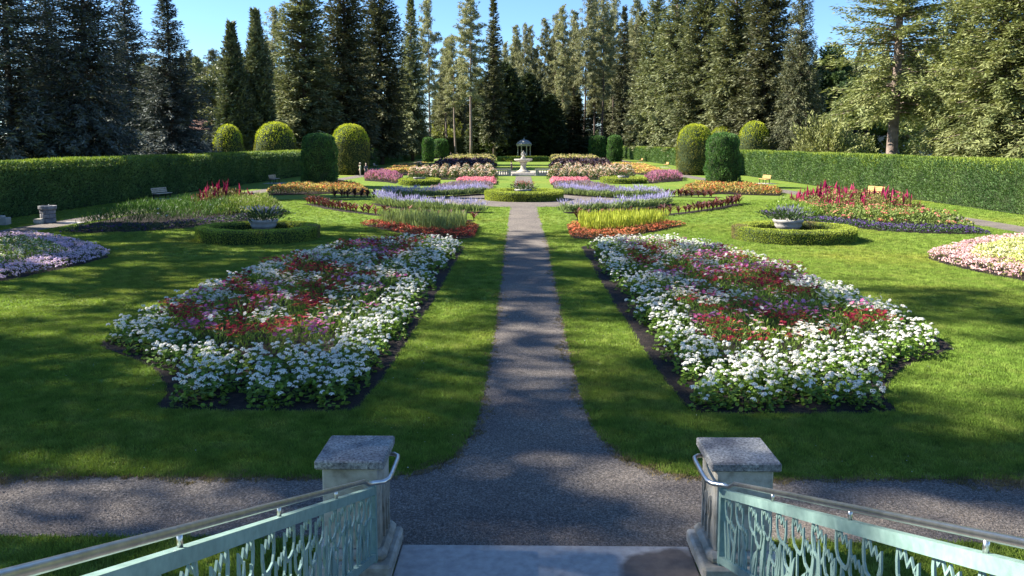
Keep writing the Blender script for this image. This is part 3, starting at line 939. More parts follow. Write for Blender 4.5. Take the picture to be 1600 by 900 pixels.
proto('pine2', 44, 3.6, pine_tree(44, 3.6, 8, .42, 105, dens=1.1))
proto('pine3', 46, 3.7, pine_tree(46, 3.7, 9, .28, 150, dens=1.3))
proto('cedar', 23, 2.7, conifer(23, 2.7, 10, .01, .34, 14, .32, .65, .25, .05, 1.8, twigs=8, ragged=.15, upturn=.5, bark_limb=False))
proto('cedar2', 24, 5.6, conifer(24, 5.6, 11, .01, .50, 14, .55, 1.1, .5, .2, 2.6, twigs=7, ragged=.18, upturn=.2, bark_limb=False))
proto('broad', 18, 5.4, broad_crown(18, 5.4, 12, .08, 14000, .5))
proto('shade', 40, 7.0, pine_tree(40, 7.0, 13, .34, 84, .45, 7, .50, .95, .24))
proto('shade2', 40, 7.0, pine_tree(40, 7.0, 17, .45, 66, .45, 7, .50, .95, .24))

def add_tree(x, y, h, r, kind, label, group=None, crown=None, bark=None, rz=None, name=None):
    H, R, cm, tm = PROTO[kind]
    nm = name or {'s': 'spruce_tree', 'f': 'fir_tree', 'p': 'pine_tree', 'c': 'conifer_tree', 'b': 'broadleaf_tree'}[kind[0]]
    t = empty(nm, (x, y, 0), random.uniform(0, 6.28) if rz is None else rz, label, 'tree', group)
    c = mesh_obj('crown', cm, t); k = mesh_obj('trunk', tm, t)
    for o in (c, k): o.scale = (r / R, r / R, h / H)
    c['kind'] = 'stuff'
    mt = crown or {'s': 'spruce', 'f': 'fir', 'p': 'pine', 'c': 'cedar', 'b': 'broad'}[kind[0]]
    c.material_slots[0].link = 'OBJECT'; c.material_slots[0].material = M[mt]
    if bark:
        k.material_slots[0].link = 'OBJECT'; k.material_slots[0].material = M[bark]
    return t
TREES = [
    (-41.4, 62.0, 23.5, 6.1, 'spruce', 'dark blue spruce at the left edge, sky showing through its open crown', None),
    (-36.3, 64.0, 26.3, 4.7, 'spruce2', 'broad blue spruce, second from the left edge behind the hedge', None),
    (-40.9, 80.0, 21.8, 4.7, 'spruce', 'blue spruce set back between two darker spruces on the left', None),
    (-34.9, 76.0, 19.3, 4.9, 'spruce2', 'pointed dark spruce beside the blue sky gap, last of the left group', None),
    (-51.7, 84.0, 24.1, 5.6, 'spruce2', 'spruce filling the gap behind the two leftmost spruces', None),
    (-44.3, 118.0, 22.2, 2.6, 'cedar', 'narrow columnar conifer beside the sky gap, shorter of the left pair', None),
    (-41.9, 122.0, 24.6, 2.9, 'cedar', 'narrow columnar conifer, taller of the left pair', None),
    (-56.8, 175.0, 34.3, 3.5, 'pine2', 'thin pine rising behind the columnar pair', None),
    (-37.4, 132.0, 37.1, 5.7, 'fir', 'broad olive fir with trunk showing, behind the clipped dome trees', None),
    (-32.2, 140.0, 41.5, 5.8, 'fir2', 'tall dark fir right of the broad olive fir', None),
    (-29.0, 158.0, 43.0, 5.8, 'fir', 'dense dark fir over the far end of the left hedge', None),
    (-27.3, 190.0, 40.4, 4.4, 'fir2', 'narrow fir just left of the slender bare pine', None),
    (-24.1, 200.0, 40.3, 3.3, 'pine2', 'slender pine with long bare pale trunk in the sky gap', None),
    (-14.6, 215.0, 45.9, 4.7, 'pine', 'tall pine with dark trunk left of the fountain axis', None),
    (-8.6, 226.0, 46.9, 4.1, 'fir3', 'pointed fir rising above the dark rounded conifers', None),
    (-20.1, 228.0, 35.1, 3.8, 'pine2', 'shorter pine with bare trunk left of the tall dark-trunked one', None),
    (-24.9, 250.0, 34.4, 3.7, 'pine', 'small distant pine at the foot of the left sky gap', None),
    (-5.8, 236.0, 28.3, 6.7, 'cedar2', 'dark rounded conifer left of the white pavilion', None),
    (1.7, 246.0, 26.1, 6.1, 'cedar2', 'dark rounded conifer directly behind the white pavilion', None),
    (8.4, 238.0, 19.1, 5.1, 'cedar2', 'low dark conifer right of the white pavilion', None),
    (-13.1, 240.0, 16.2, 4.8, 'cedar2', 'low dark conifer at the left end of the back hedge', None),
    (-2.7, 285.0, 46.6, 3.1, 'pine', 'tall pine in the far stand behind and right of the pavilion', 'pines of the far stand'),
    (0.1, 270.0, 44.9, 2.7, 'pine2', 'tall pine in the far stand behind and right of the pavilion', 'pines of the far stand'),
    (2.9, 282.0, 45.7, 3.0, 'pine3', 'tall pine in the far stand behind and right of the pavilion', 'pines of the far stand'),
    (7.5, 268.0, 46.3, 3.3, 'pine', 'tall pine in the far stand behind and right of the pavilion', 'pines of the far stand'),
    (11.7, 290.0, 51.2, 3.4, 'pine2', 'tall pine in the far stand behind and right of the pavilion', 'pines of the far stand'),
    (13.4, 262.0, 49.3, 3.7, 'pine3', 'tall pine in the far stand behind and right of the pavilion', 'pines of the far stand'),
    (18.4, 285.0, 51.6, 3.8, 'pine', 'tall pine in the far stand behind and right of the pavilion', 'pines of the far stand'),
    (20.0, 255.0, 52.4, 4.2, 'pine2', 'tall pine in the far stand behind and right of the pavilion', 'pines of the far stand'),
    (25.3, 275.0, 53.8, 4.1, 'pine3', 'tall pine in the far stand behind and right of the pavilion', 'pines of the far stand'),
    (26.3, 258.0, 53.8, 4.3, 'pine', 'tall pine in the far stand behind and right of the pavilion', 'pines of the far stand'),
    (31.1, 270.0, 54.3, 4.0, 'pine2', 'tall pine in the far stand behind and right of the pavilion', 'pines of the far stand'),
    (32.1, 250.0, 48.1, 3.7, 'fir3', 'tall pine in the far stand behind and right of the pavilion', 'pines of the far stand'),
    (37.4, 262.0, 51.5, 3.9, 'pine3', 'tall pine in the far stand behind and right of the pavilion', 'pines of the far stand'),
    (16.8, 245.0, 19.5, 5.3, 'fir3', 'low fir in the shade right of the pavilion', None),
    (32.6, 215.0, 40.5, 3.9, 'fir3', 'dark pointed fir left of the olive firs on the right', None),
    (35.3, 208.0, 49.2, 5.9, 'fir', 'first big olive fir at the far end of the right hedge', None),
    (35.0, 180.0, 48.4, 6.0, 'fir2', 'big olive fir with pale straight trunk behind the right hedge', None),
    (35.8, 156.0, 43.8, 6.2, 'fir', 'dense olive fir above the right clipped dome tree', None),
    (37.1, 138.0, 40.4, 6.0, 'fir2', 'wide olive fir between the two right dome trees', None),
    (39.5, 128.0, 37.7, 5.3, 'fir', 'olive fir in front of the dark spruce on the right', None),
    (40.6, 116.0, 31.7, 4.4, 'spruce2', 'dark spruce standing left of the right sky gap', None),
    (53.2, 135.0, 21.4, 5.4, 'broad', 'dark broadleaf tree under the right sky gap', None),
    (52.5, 120.0, 14.7, 5.0, 'broad', 'dark broadleaf tree behind the lone trunk on the right', None),
    (57.5, 115.0, 15.2, 5.7, 'broad', 'dark broadleaf tree behind the sunlit spruces', None),
    (33.9, 72.0, 26.7, 6.7, 'spruce3', 'sunlit spruce with bare pinkish trunk above the right hedge', None),
    (37.4, 67.0, 26.2, 4.0, 'spruce', 'sunlit yellow-green spruce right of the bare trunk', None),
    (37.5, 62.0, 26.1, 5.4, 'spruce2', 'sunlit spruce with dark trunk and skirts on the hedge', None),
    (40.1, 60.0, 25.4, 6.0, 'spruce', 'sunlit spruce cut by the right edge of the view', None),
    (90.4, 364.1, 50.2, 4.4, 'pine', 'distant forest tree glimpsed between the nearer trunks', 'distant forest trees'),
    (-25.2, 313.4, 39.3, 3.7, 'fir3', 'distant forest tree glimpsed between the nearer trunks', 'distant forest trees'),
    (-90.7, 344.4, 39.8, 4.1, 'pine', 'distant forest tree glimpsed between the nearer trunks', 'distant forest trees'),
    (-53.1, 321.1, 37.2, 4.3, 'fir3', 'distant forest tree glimpsed between the nearer trunks', 'distant forest trees'),
    (138.4, 350.0, 27.2, 3.9, 'fir3', 'distant forest tree glimpsed between the nearer trunks', 'distant forest trees'),
    (27.0, 306.8, 49.0, 3.1, 'fir3', 'distant forest tree glimpsed between the nearer trunks', 'distant forest trees'),
    (124.1, 335.5, 33.7, 3.7, 'fir3', 'distant forest tree glimpsed between the nearer trunks', 'distant forest trees'),
    (-70.7, 359.9, 38.8, 4.5, 'pine2', 'distant forest tree glimpsed between the nearer trunks', 'distant forest trees'),
    (-54.4, 350.0, 37.5, 4.7, 'pine3', 'distant forest tree glimpsed between the nearer trunks', 'distant forest trees'),
    (18.4, 306.2, 37.1, 3.4, 'pine2', 'distant forest tree glimpsed between the nearer trunks', 'distant forest trees'),
    (73.1, 361.1, 58.8, 4.4, 'pine', 'distant forest tree glimpsed between the nearer trunks', 'distant forest trees'),
    (88.8, 335.4, 36.3, 3.6, 'pine', 'distant forest tree glimpsed between the nearer trunks', 'distant forest trees'),
    (-135.0, 368.0, 35.4, 4.6, 'pine3', 'distant forest tree glimpsed between the nearer trunks', 'distant forest trees'),
    (133.9, 326.4, 26.3, 3.6, 'pine', 'distant forest tree glimpsed between the nearer trunks', 'distant forest trees'),
    (133.1, 330.2, 28.6, 3.4, 'pine3', 'distant forest tree glimpsed between the nearer trunks', 'distant forest trees'),
    (46.2, 338.4, 56.1, 3.8, 'pine3', 'distant forest tree glimpsed between the nearer trunks', 'distant forest trees'),
    (-121.2, 304.2, 27.4, 3.8, 'pine3', 'distant forest tree glimpsed between the nearer trunks', 'distant forest trees'),
    (43.6, 301.6, 49.5, 3.8, 'pine3', 'distant forest tree glimpsed between the nearer trunks', 'distant forest trees'),
    (66.8, 312.4, 48.9, 4.0, 'pine3', 'distant forest tree glimpsed between the nearer trunks', 'distant forest trees'),
    (-109.6, 368.0, 37.4, 4.3, 'pine3', 'distant forest tree glimpsed between the nearer trunks', 'distant forest trees'),
    (37.6, 345.5, 55.4, 4.2, 'pine3', 'distant forest tree glimpsed between the nearer trunks', 'distant forest trees'),
    (-50.1, 305.6, 26.5, 3.1, 'fir3', 'distant forest tree glimpsed between the nearer trunks', 'distant forest trees'),
    (-104.0, 337.1, 25.1, 4.5, 'pine2', 'distant forest tree glimpsed between the nearer trunks', 'distant forest trees'),
    (-34.4, 356.4, 51.9, 3.5, 'pine3', 'distant forest tree glimpsed between the nearer trunks', 'distant forest trees'),
    (119.3, 324.2, 32.3, 3.6, 'fir3', 'distant forest tree glimpsed between the nearer trunks', 'distant forest trees'),
    (-118.0, 300.3, 21.9, 4.2, 'fir3', 'distant forest tree glimpsed between the nearer trunks', 'distant forest trees'),
    (-62.1, 302.3, 42.7, 3.9, 'pine3', 'distant forest tree glimpsed between the nearer trunks', 'distant forest trees'),
    (-75.9, 360.1, 39.3, 3.5, 'pine2', 'distant forest tree glimpsed between the nearer trunks', 'distant forest trees'),
    (-141.2, 362.8, 30.2, 3.3, 'pine', 'distant forest tree glimpsed between the nearer trunks', 'distant forest trees'),
    (-115.8, 336.7, 23.3, 4.1, 'pine3', 'distant forest tree glimpsed between the nearer trunks', 'distant forest trees'),
    (148.3, 356.8, 40.4, 3.7, 'pine', 'distant forest tree glimpsed between the nearer trunks', 'distant forest trees'),
    (-67.9, 316.8, 47.9, 4.3, 'pine2', 'distant forest tree glimpsed between the nearer trunks', 'distant forest trees'),
    (11.6, 303.5, 46.1, 3.2, 'fir3', 'distant forest tree glimpsed between the nearer trunks', 'distant forest trees'),
    (-139.4, 360.0, 38.0, 3.4, 'fir3', 'distant forest tree glimpsed between the nearer trunks', 'distant forest trees'),
    (52.0, 359.8, 57.8, 4.2, 'pine3', 'distant forest tree glimpsed between the nearer trunks', 'distant forest trees'),
    (-30.7, 305.0, 31.0, 3.4, 'pine3', 'distant forest tree glimpsed between the nearer trunks', 'distant forest trees'),
    (-12.4, 313.4, 46.4, 3.1, 'pine', 'distant forest tree glimpsed between the nearer trunks', 'distant forest trees'),
    (21.8, 326.6, 52.9, 3.3, 'pine3', 'distant forest tree glimpsed between the nearer trunks', 'distant forest trees'),
    (-3.3, 345.5, 46.5, 4.3, 'pine', 'distant forest tree glimpsed between the nearer trunks', 'distant forest trees'),
    (12.9, 330.2, 47.9, 3.8, 'pine3', 'distant forest tree glimpsed between the nearer trunks', 'distant forest trees'),
    (-7.5, 348.6, 48.5, 3.6, 'pine3', 'distant forest tree glimpsed between the nearer trunks', 'distant forest trees'),
    (18.5, 305.0, 43.6, 3.4, 'pine', 'distant forest tree glimpsed between the nearer trunks', 'distant forest trees'),
    (43.4, 326.2, 37.3, 4.3, 'pine3', 'distant forest tree glimpsed between the nearer trunks', 'distant forest trees'),
    (-38.7, 348.3, 26.8, 4.5, 'fir3', 'distant forest tree glimpsed between the nearer trunks', 'distant forest trees'),
    (18.4, 351.4, 46.7, 3.4, 'pine', 'distant forest tree glimpsed between the nearer trunks', 'distant forest trees'),
    (-1.8, 316.5, 45.8, 3.7, 'pine', 'distant forest tree glimpsed between the nearer trunks', 'distant forest trees'),
]
far_x = sorted(t_[0] / t_[1] for t_ in TREES if t_[6] == 'pines of the far stand')
for (x, y, h, r, kind, label, group) in TREES:
    if group == 'pines of the far stand': label = ordinal(far_x.index(x / y) + 1) + ' tall pine from the left in the far stand behind the pavilion'
    crown = bark = None
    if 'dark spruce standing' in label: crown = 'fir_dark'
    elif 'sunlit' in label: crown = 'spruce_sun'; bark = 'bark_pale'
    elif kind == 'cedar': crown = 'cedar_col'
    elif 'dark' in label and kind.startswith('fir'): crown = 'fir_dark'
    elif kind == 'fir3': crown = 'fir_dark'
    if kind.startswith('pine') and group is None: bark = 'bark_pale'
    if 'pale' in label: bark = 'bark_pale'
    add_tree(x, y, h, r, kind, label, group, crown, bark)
# the row along the left hedge goes on towards the viewer, outside the frame, and shades the lawn
for i, (x, y, h, r) in enumerate([(-38, 40, 30, 5.5), (-37, 33, 34, 6), (-47, 37, 33, 5), (-36, 25.5, 38, 6.5), (-47, 30, 37, 5), (-36, 15.5, 40, 6.6), (-47, 18.5, 44, 6.6), (-38, 1, 41, 6.3), (-48, -3, 42, 6.5)]):
    add_tree(x, y, h, r, ('shade', 'shade2')[i % 2], 'tall conifer of the row beyond the left edge of the view', 'trees shading the lawn', 'fir_dark', None, i * 1.9 + .4, 'conifer_tree')

# the wood that goes on behind and to both sides
wr = random.Random(21)
for i in range(150):
    if i < 90: x, y = wr.uniform(-190, 190), wr.uniform(290, 400)
    elif i < 120: x, y = wr.uniform(-120, -58), wr.uniform(120, 290)
    else: x, y = wr.uniform(62, 130), wr.uniform(130, 290)
    if i < 90: h = 4.2 + y / 1202 * 225 * (wr.uniform(.28, .46) if -.18 < x / y < .0 else wr.uniform(.35, .72))
    elif i < 120: h = 4.2 + y / 1202 * 225 * wr.uniform(.35, .6)
    else: h = 4.2 + y / 1202 * 225 * wr.uniform(.3, .62)
    k = wr.choice(['fir', 'fir2', 'fir3', 'pine3', 'cedar2', 'broad'])
    add_tree(x, y, h, {'cedar2': 6.5, 'broad': 8}.get(k, wr.uniform(4.5, 6.5)), k, 'distant forest tree glimpsed between the nearer trunks', 'distant forest trees', 'fir' if wr.random() < .6 else 'fir_dark')

# loose shrubs
def shrub(name, x, y, h, r, n, mt, label, group=None, leaf=.3, sd=0):
    g = np.random.default_rng(sd)
    t = empty(name, (x, y, 0), 0, label, 'shrub', group)
    tr = MB(); P_, D_ = [], []
    m = 70
    for i in range(m):
        a = g.uniform(0, 6.28); el = g.uniform(.25, 1.45)
        v = np.array([np.cos(a) * np.cos(el), np.sin(a) * np.cos(el), np.sin(el)])
        L = 1 / math.sqrt((v[0] ** 2 + v[1] ** 2) / r ** 2 + v[2] ** 2 / h ** 2) * g.uniform(.75, 1.1)
        tr.tube([(0, 0, .1), v * L * .5 + [0, 0, .06 * L], v * L], [.05, .03, .01], 4, cap=False)
        k = n // m
        s = g.uniform(.35, 1, k) ** .6
        P_.append(v * L * s[:, None] + g.normal(0, .12 * r / 2, (k, 3)))
        D_.append(unit(v + g.normal(0, .6, (k, 3)) + np.array([0, 0, .3])))
    P = np.vstack(P_); P[:, 2] = np.abs(P[:, 2]); D = np.vstack(D_)
    S = unit(np.cross(D, unit(g.normal(0, 1, D.shape))))
    V, Q = cards(P, D, S, leaf * g.uniform(.6, 1.4, len(P)), leaf * .42, .5)
    tr.obj('stems', M['bark'], t)
    tag(mesh_obj('foliage', make_mesh('shrub_foliage', V, None, Q, None, [M[mt]]), t), kind='stuff')
shrub('shrub', 37.0, 95, 7.6, 5.4, 9000, 'shrub', 'big loose olive shrub above the right hedge', None, .42, 1)
for i, (x, y, h, r, mt) in enumerate([(-28, 250, 11, 4.5, 'bright_shrub'), (-22.5, 252, 12, 4, 'bright_shrub'), (-16, 254, 13, 3.6, 'bright_shrub'), (-31, 246, 9, 4, 'shrub'), (-12, 262, 16, 4, 'bright_shrub'), (22, 250, 9, 4, 'broad'), (14, 250, 10, 4.5, 'broad'), (29, 248, 9, 4, 'broad'), (35, 240, 8, 4, 'broad')]):
    shrub('shrub', x, y, h, r, 2600, mt, 'sunlit pale green shrub among the far left trunks' if mt == 'bright_shrub' else ('olive shrub at the far end of the left hedge' if mt == 'shrub' else 'dark shrub under the far right firs'), {'bright_shrub': 'sunlit shrubs among the trunks', 'broad': 'dark shrubs under the firs'}.get(mt), .75, 20 + i)

# ================================================================== FLOWER BEDS
BEDS = []
G1 = np.array([.095, .165, .026]); G2 = np.array([.13, .20, .035]); GD = np.array([.040, .085, .020]); GG = np.array([.14, .19, .09])
WHITE = np.array([.80, .78, .70]); RED = np.array([.36, .014, .065]); CRIM = np.array([.24, .012, .040]); MAG = np.array([.52, .10, .30]); LAV = np.array([.50, .25, .48]); PINK = np.array([.72, .30, .36])

def jitter(c, n, a=.25):
    return np.asarray(c)[None] * rng.uniform(1 - a, 1 + a, (n, 1))

HEXV = [(math.cos(i * math.pi / 3), math.sin(i * math.pi / 3), .18 if i % 2 else 0) for i in range(6)]
HEXQ = [[0, 1, 2, 3], [0, 3, 4, 5]]
# umbel: a low dome of small four-petalled florets
def umbel(seed, k=11):
    g = np.random.default_rng(seed)
    V, Q = [], []
    for i in range(k):
        z = 1 - (i + .5) / k * .85; a = i * 2.4
        s = math.sqrt(max(0, 1 - z * z))
        n = np.array([s * math.cos(a), s * math.sin(a), z]); c = n * np.array([1, 1, .62])
        u = np.cross(n, [0.3, .2, 1.0]); u /= np.linalg.norm(u) + 1e-9; w = np.cross(n, u)
        r = .40 * g.uniform(.8, 1.2)
        b0 = len(V)
        for e in range(4):
            th = e * math.pi / 2 + g.uniform(0, .5)
            V.append(c + (u * math.cos(th) + w * math.sin(th)) * r + n * .05)
        Q.append([b0, b0 + 1, b0 + 2, b0 + 3])
    return np.array(V), np.array(Q)
UMB = [umbel(i) for i in range(4)]
UMB_LOW = umbel(9, 5); UMB_LOW = (UMB_LOW[0] * 1.15, UMB_LOW[1])
# daisy-like disc of eight petals
def daisy(k=7):
    V, Q = [], []
    for i in range(k):
        a = i * 2 * math.pi / k; d = .36
        b0 = len(V)
        V += [(0, 0, 0), (.62 * math.cos(a - d), .62 * math.sin(a - d), .12), (math.cos(a), math.sin(a), .10), (.62 * math.cos(a + d), .62 * math.sin(a + d), .12)]
        Q.append([b0, b0 + 1, b0 + 2, b0 + 3])
    return np.array(V, float), np.array(Q)
DAISY = daisy()
EYE = (np.array([(.22 * math.cos(i * 1.0472), .22 * math.sin(i * 1.0472), .14) for i in range(6)]), np.array([[0, 1, 2, 3], [0, 3, 4, 5]]))

class Mass:
    """gathers leaves and flowers of one bed"""
    def __init__(self): self.lv = MB(); self.fl = MB()
    def leaves(self, P, size, cols, tilt=.9):
        n = len(P)
        V, F = inst(HEXV, HEXQ, P, np.broadcast_to(size, (n,)) * 1.0, rng.uniform(0, 6.28, n), rng.normal(0, tilt, n))
        self.lv.add(V, None, F, np.repeat(cols, 6, 0))
    def blades(self, P, D, L, W, cols):
        V, Q = cards(P, D, side_of(D), L, W)
        self.lv.add(V, None, Q, np.repeat(cols, 4, 0))
    def petals(self, P, D, L, W, cols):
        V, Q = cards(P, D, side_of(D), L, W, .5)
        self.fl.add(V, None, Q, np.repeat(cols, 4, 0))
    def heads(self, tmpl, P, size, cols, tilt=.35):
        n = len(P)
        if n == 0: return
        V, F = inst(tmpl[0], tmpl[1], P, np.broadcast_to(size, (n,)) * 1.0, rng.uniform(0, 6.28, n), rng.normal(0, tilt, n))
        self.fl.add(V, None, F, np.repeat(cols, len(tmpl[0]), 0))
    def build(self, t):
        if self.lv.n: tag(self.lv.obj('foliage', M['leaf'], t, col=True), kind='stuff')
        if self.fl.n: tag(self.fl.obj('blossoms', M['petal'], t, col=True), kind='stuff')

def bed(name, poly, label, group=None, soil=True, sub=.25):
    BEDS.append(poly)
    t = empty(name, (0, 0, 0), 0, label, 'flower bed', group)
    if soil: sheet('soil', poly, .016, M['soil'], t, sub=sub, jag=.015)
    return t

def patch(ms, poly, h, leafcol, flowercols, n_leaf, n_fl, leaf=.06, fl=.05, inset=.1, spiky=False, tmpl='umbel', lump=.25, zlow=.82):
    """a massed planting over a polygon"""
    if n_leaf:
        P2 = sample_poly(poly, n_leaf)
        e = np.clip((edge_dist(P2, poly) - inset * .3) / (h * .8), .25, 1)
        hz = h * (1 + lump * wob(P2[:, 0], P2[:, 1], 1.3 / max(.4, h))) * e ** .5
        z = hz * np.sqrt(rng.uniform(.05, 1, n_leaf))
        P = np.column_stack([P2, z])
        c = jitter(leafcol, n_leaf, .35)
        D = unit(rand_dirs(n_leaf, -.2, 1) + np.array([0, 0, 1.2 if spiky else .35]))
        ms.blades(P, D, leaf * rng.uniform(.7, 1.5, n_leaf) * (1.6 if spiky else 1), leaf * (.22 if spiky else .6), c)
    if n_fl:
        P2 = sample_poly(poly, n_fl)
        e = np.clip((edge_dist(P2, poly) - inset * .3) / (h * .8), .25, 1)
        hz = h * (1 + lump * wob(P2[:, 0], P2[:, 1], 1.3 / max(.4, h))) * e ** .5
        P = np.column_stack([P2, hz * rng.uniform(zlow, 1.08, n_fl)])
        cols = np.array(flowercols)
        k = (np.floor((wob(P2[:, 0] * .9, P2[:, 1] * .9, .8, 1.7) * .5 + .5 + rng.normal(0, .18, n_fl)) * len(cols)).astype(int)) % len(cols)
        c = cols[k] * rng.uniform(.75, 1.2, (n_fl, 1))
        if tmpl == 'spike':
            D = unit(rand_dirs(n_fl) * .25 + np.array([0, 0, 1.0]))
            for q in range(2): ms.petals(P - D * fl * 2, D, fl * 5 * rng.uniform(.7, 1.3, n_fl), fl * 1.1, c)
        elif tmpl == 'daisy':
            ms.heads(DAISY, P, fl * rng.uniform(.8, 1.25, n_fl), c, .5)
        else:
            ms.heads(UMB_LOW, P, fl * rng.uniform(.75, 1.3, n_fl), c, .4)

# ---- the two large beds in front
NEAR_R = smooth_poly([(2.12, 32.3), (2.14, 28), (2.15, 23.5), (2.2, 17), (2.3, 13.2), (2.38, 11.95), (2.5, 11.65), (4, 11.68), (5.45, 11.75), (5.68, 11.85), (5.75, 12.4), (6.15, 13.2), (6.9, 14.2), (8.2, 15.2), (8.75, 15.7), (8.85, 17), (8.8, 20.4), (8.4, 24.8), (7.6, 28.5), (6.3, 31.2), (5, 32.3)], 1)
NEAR_L = mirror(NEAR_R, -.45)
seeds_n = 150
def near_bed(poly, side, soilside):
    t = bed('flower_bed', poly, 'large bed of white geraniums and crimson, pink and white cosmos %s of the path' % side, 'large front flower beds')
    ms = Mass()
    A = poly_area(poly)
    # --- white geraniums along the border
    P2 = sample_poly(poly, int(A * 26))
    keep = [];                                # rough poisson thinning
    cell = {}
    for i, q in enumerate(P2):
        k = (int(q[0] / .26), int(q[1] / .26))
        if any(np.hypot(*(q - P2[j])) < .24 for a in (-1, 0, 1) for b_ in (-1, 0, 1) for j in cell.get((k[0] + a, k[1] + b_), [])): continue
        cell.setdefault(k, []).append(i); keep.append(i)
    C = P2[keep]
    e = edge_dist(C, poly)
    inner = np.where((C[:, 0] * soilside) < 0, 0, 0)
    d_path = np.abs(C[:, 0]) - 2.2            # distance from the path-side edge
    min_e = np.where(d_path < 1.2, .42 if soilside > 0 else .30, .22)
    min_e = np.where((C[:, 1] < 12.5), .22, min_e)
    ok = e > min_e
    C, e = C[ok], e[ok]
    bw = 1.25 + .35 * wob(C[:, 0], C[:, 1], .8)
    bw = np.where(C[:, 1] < 14.5, bw + .9, bw)
    bw = np.where((np.abs(C[:, 0]) > 6.2) & (C[:, 1] > 17), bw * .62, bw)
    border = e < bw
    B = C[border]
    n = len(B)
    far = np.clip((B[:, 1] - 14) / 14, 0, 1)
    rad = rng.uniform(.20, .30, n); ht = rng.uniform(.30, .44, n)
    nl = np.where(far < .3, 80, np.where(far < .7, 46, 28))
    idx = np.repeat(np.arange(n), nl)
    d = rand_dirs(len(idx), -.15, 1)
    P = np.column_stack([B[idx], np.zeros(len(idx))]) + d * np.stack([rad[idx], rad[idx], ht[idx]], 1) * rng.uniform(.75, 1.02, (len(idx), 1))
    P[:, 2] = np.maximum(P[:, 2], .03)
    cc = np.where(rng.uniform(0, 1, (len(idx), 1)) < .4, G1, np.array([.15, .25, .035])) * rng.uniform(.6, 1.3, (len(idx), 1))
    ms.leaves(P, (.034 + .018 * far[idx]) * rng.uniform(.7, 1.3, len(idx)), cc, .8)
    nf = rng.integers(4, 13, n)
    idx = np.repeat(np.arange(n), nf)
    a = rng.uniform(0, 6.28, len(idx)); rr_ = np.sqrt(rng.uniform(0, 1, len(idx))) * 1.05
    FP = np.column_stack([B[idx, 0] + rr_ * rad[idx] * np.cos(a), B[idx, 1] + rr_ * rad[idx] * np.sin(a), ht[idx] * np.sqrt(np.maximum(.15, 1 - .75 * rr_ ** 2)) + rng.uniform(.03, .11, len(idx))])
    fs = rng.uniform(.026, .052, len(idx))
    order = np.argsort(np.hypot(FP[:, 0], FP[:, 1]))
    single, rest = order[:300], order[300:]
    for k in range(4):
        sel = rest[k::4]
        ms.heads(UMB[k], FP[sel], fs[sel], jitter(WHITE, len(sel), .10))
    for q in single:
        o = mesh_obj('flower_head', HEADS[int(q) % 4], t, FP[q])
        o.scale = (fs[q],) * 3
        o.rotation_euler = (rng.normal(0, .3), rng.normal(0, .3), rng.uniform(0, 6.28))
    # --- cosmos and others filling the middle, in drifts
    I = C[~border]
    sc = sample_poly(poly, seeds_n); se = edge_dist(sc, poly)
    kinds = rng.choice(6, len(sc), p=[.20, .15, .17, .25, .08, .15])
    dist = np.linalg.norm((I[:, None] - sc[None]) * np.array([1.0, .62]), axis=2)
    kd = kinds[np.argmin(dist, 1)]
    n = len(I)
    far = np.clip((I[:, 1] - 14) / 14, 0, 1)
    ht = rng.uniform(.38, .58, n) * (1 + .15 * wob(I[:, 0], I[:, 1], 1.2))
    nl = np.where(far < .3, 60, np.where(far < .7, 44, 30))
    idx = np.repeat(np.arange(n), nl)
    P = np.column_stack([I[idx] + rng.normal(0, .13, (len(idx), 2)), ht[idx] * rng.uniform(.1, .95, len(idx))])
    D = unit(rand_dirs(len(idx), -.1, 1) + np.array([0, 0, .8]))
    lc = np.array([[.14, .23, .035], [.10, .17, .03], [.14, .23, .035], [.16, .25, .04], [.13, .18, .045], [.19, .29, .04]])[kd[idx]]
    ms.blades(P, D, rng.uniform(.07, .16, len(idx)) * (1 + .4 * far[idx]), .016 + .012 * far[idx], lc * rng.uniform(.6, 1.35, (len(idx), 1)))
    nf = np.array([13, 12, 11, 12, 11, 2])[kd] + rng.integers(-4, 5, n)
    nf = np.maximum(nf, 0)
    idx = np.repeat(np.arange(n), nf)
    P = np.column_stack([I[idx] + rng.normal(0, .14, (len(idx), 2)), ht[idx] * rng.uniform(.88, 1.18, len(idx)) + .03])
    base = np.array([RED * .75, CRIM, MAG, WHITE, LAV, WHITE])[kd[idx]]
    alt = np.array([CRIM, RED * .6, LAV, WHITE * .95, MAG * .8, PINK])[kd[idx]]
    c = np.where(rng.uniform(0, 1, (len(idx), 1)) < .38, alt, base) * rng.uniform(.75, 1.15, (len(idx), 1))
    fs = rng.uniform(.038, .066, len(idx))
    ms.heads(DAISY, P, fs, c, .5)
    ms.heads(EYE, P, fs, jitter((.55, .33, .02), len(P), .2), .5)
    ms.build(t)
HEADS = [make_mesh('umbel_head_%d' % i, u[0], None, u[1], np.tile(WHITE, (len(u[0]), 1)), [M['petal']]) for i, u in enumerate(UMB)]
near_bed(NEAR_L, 'left', -1)
near_bed(NEAR_R, 'right', 1)

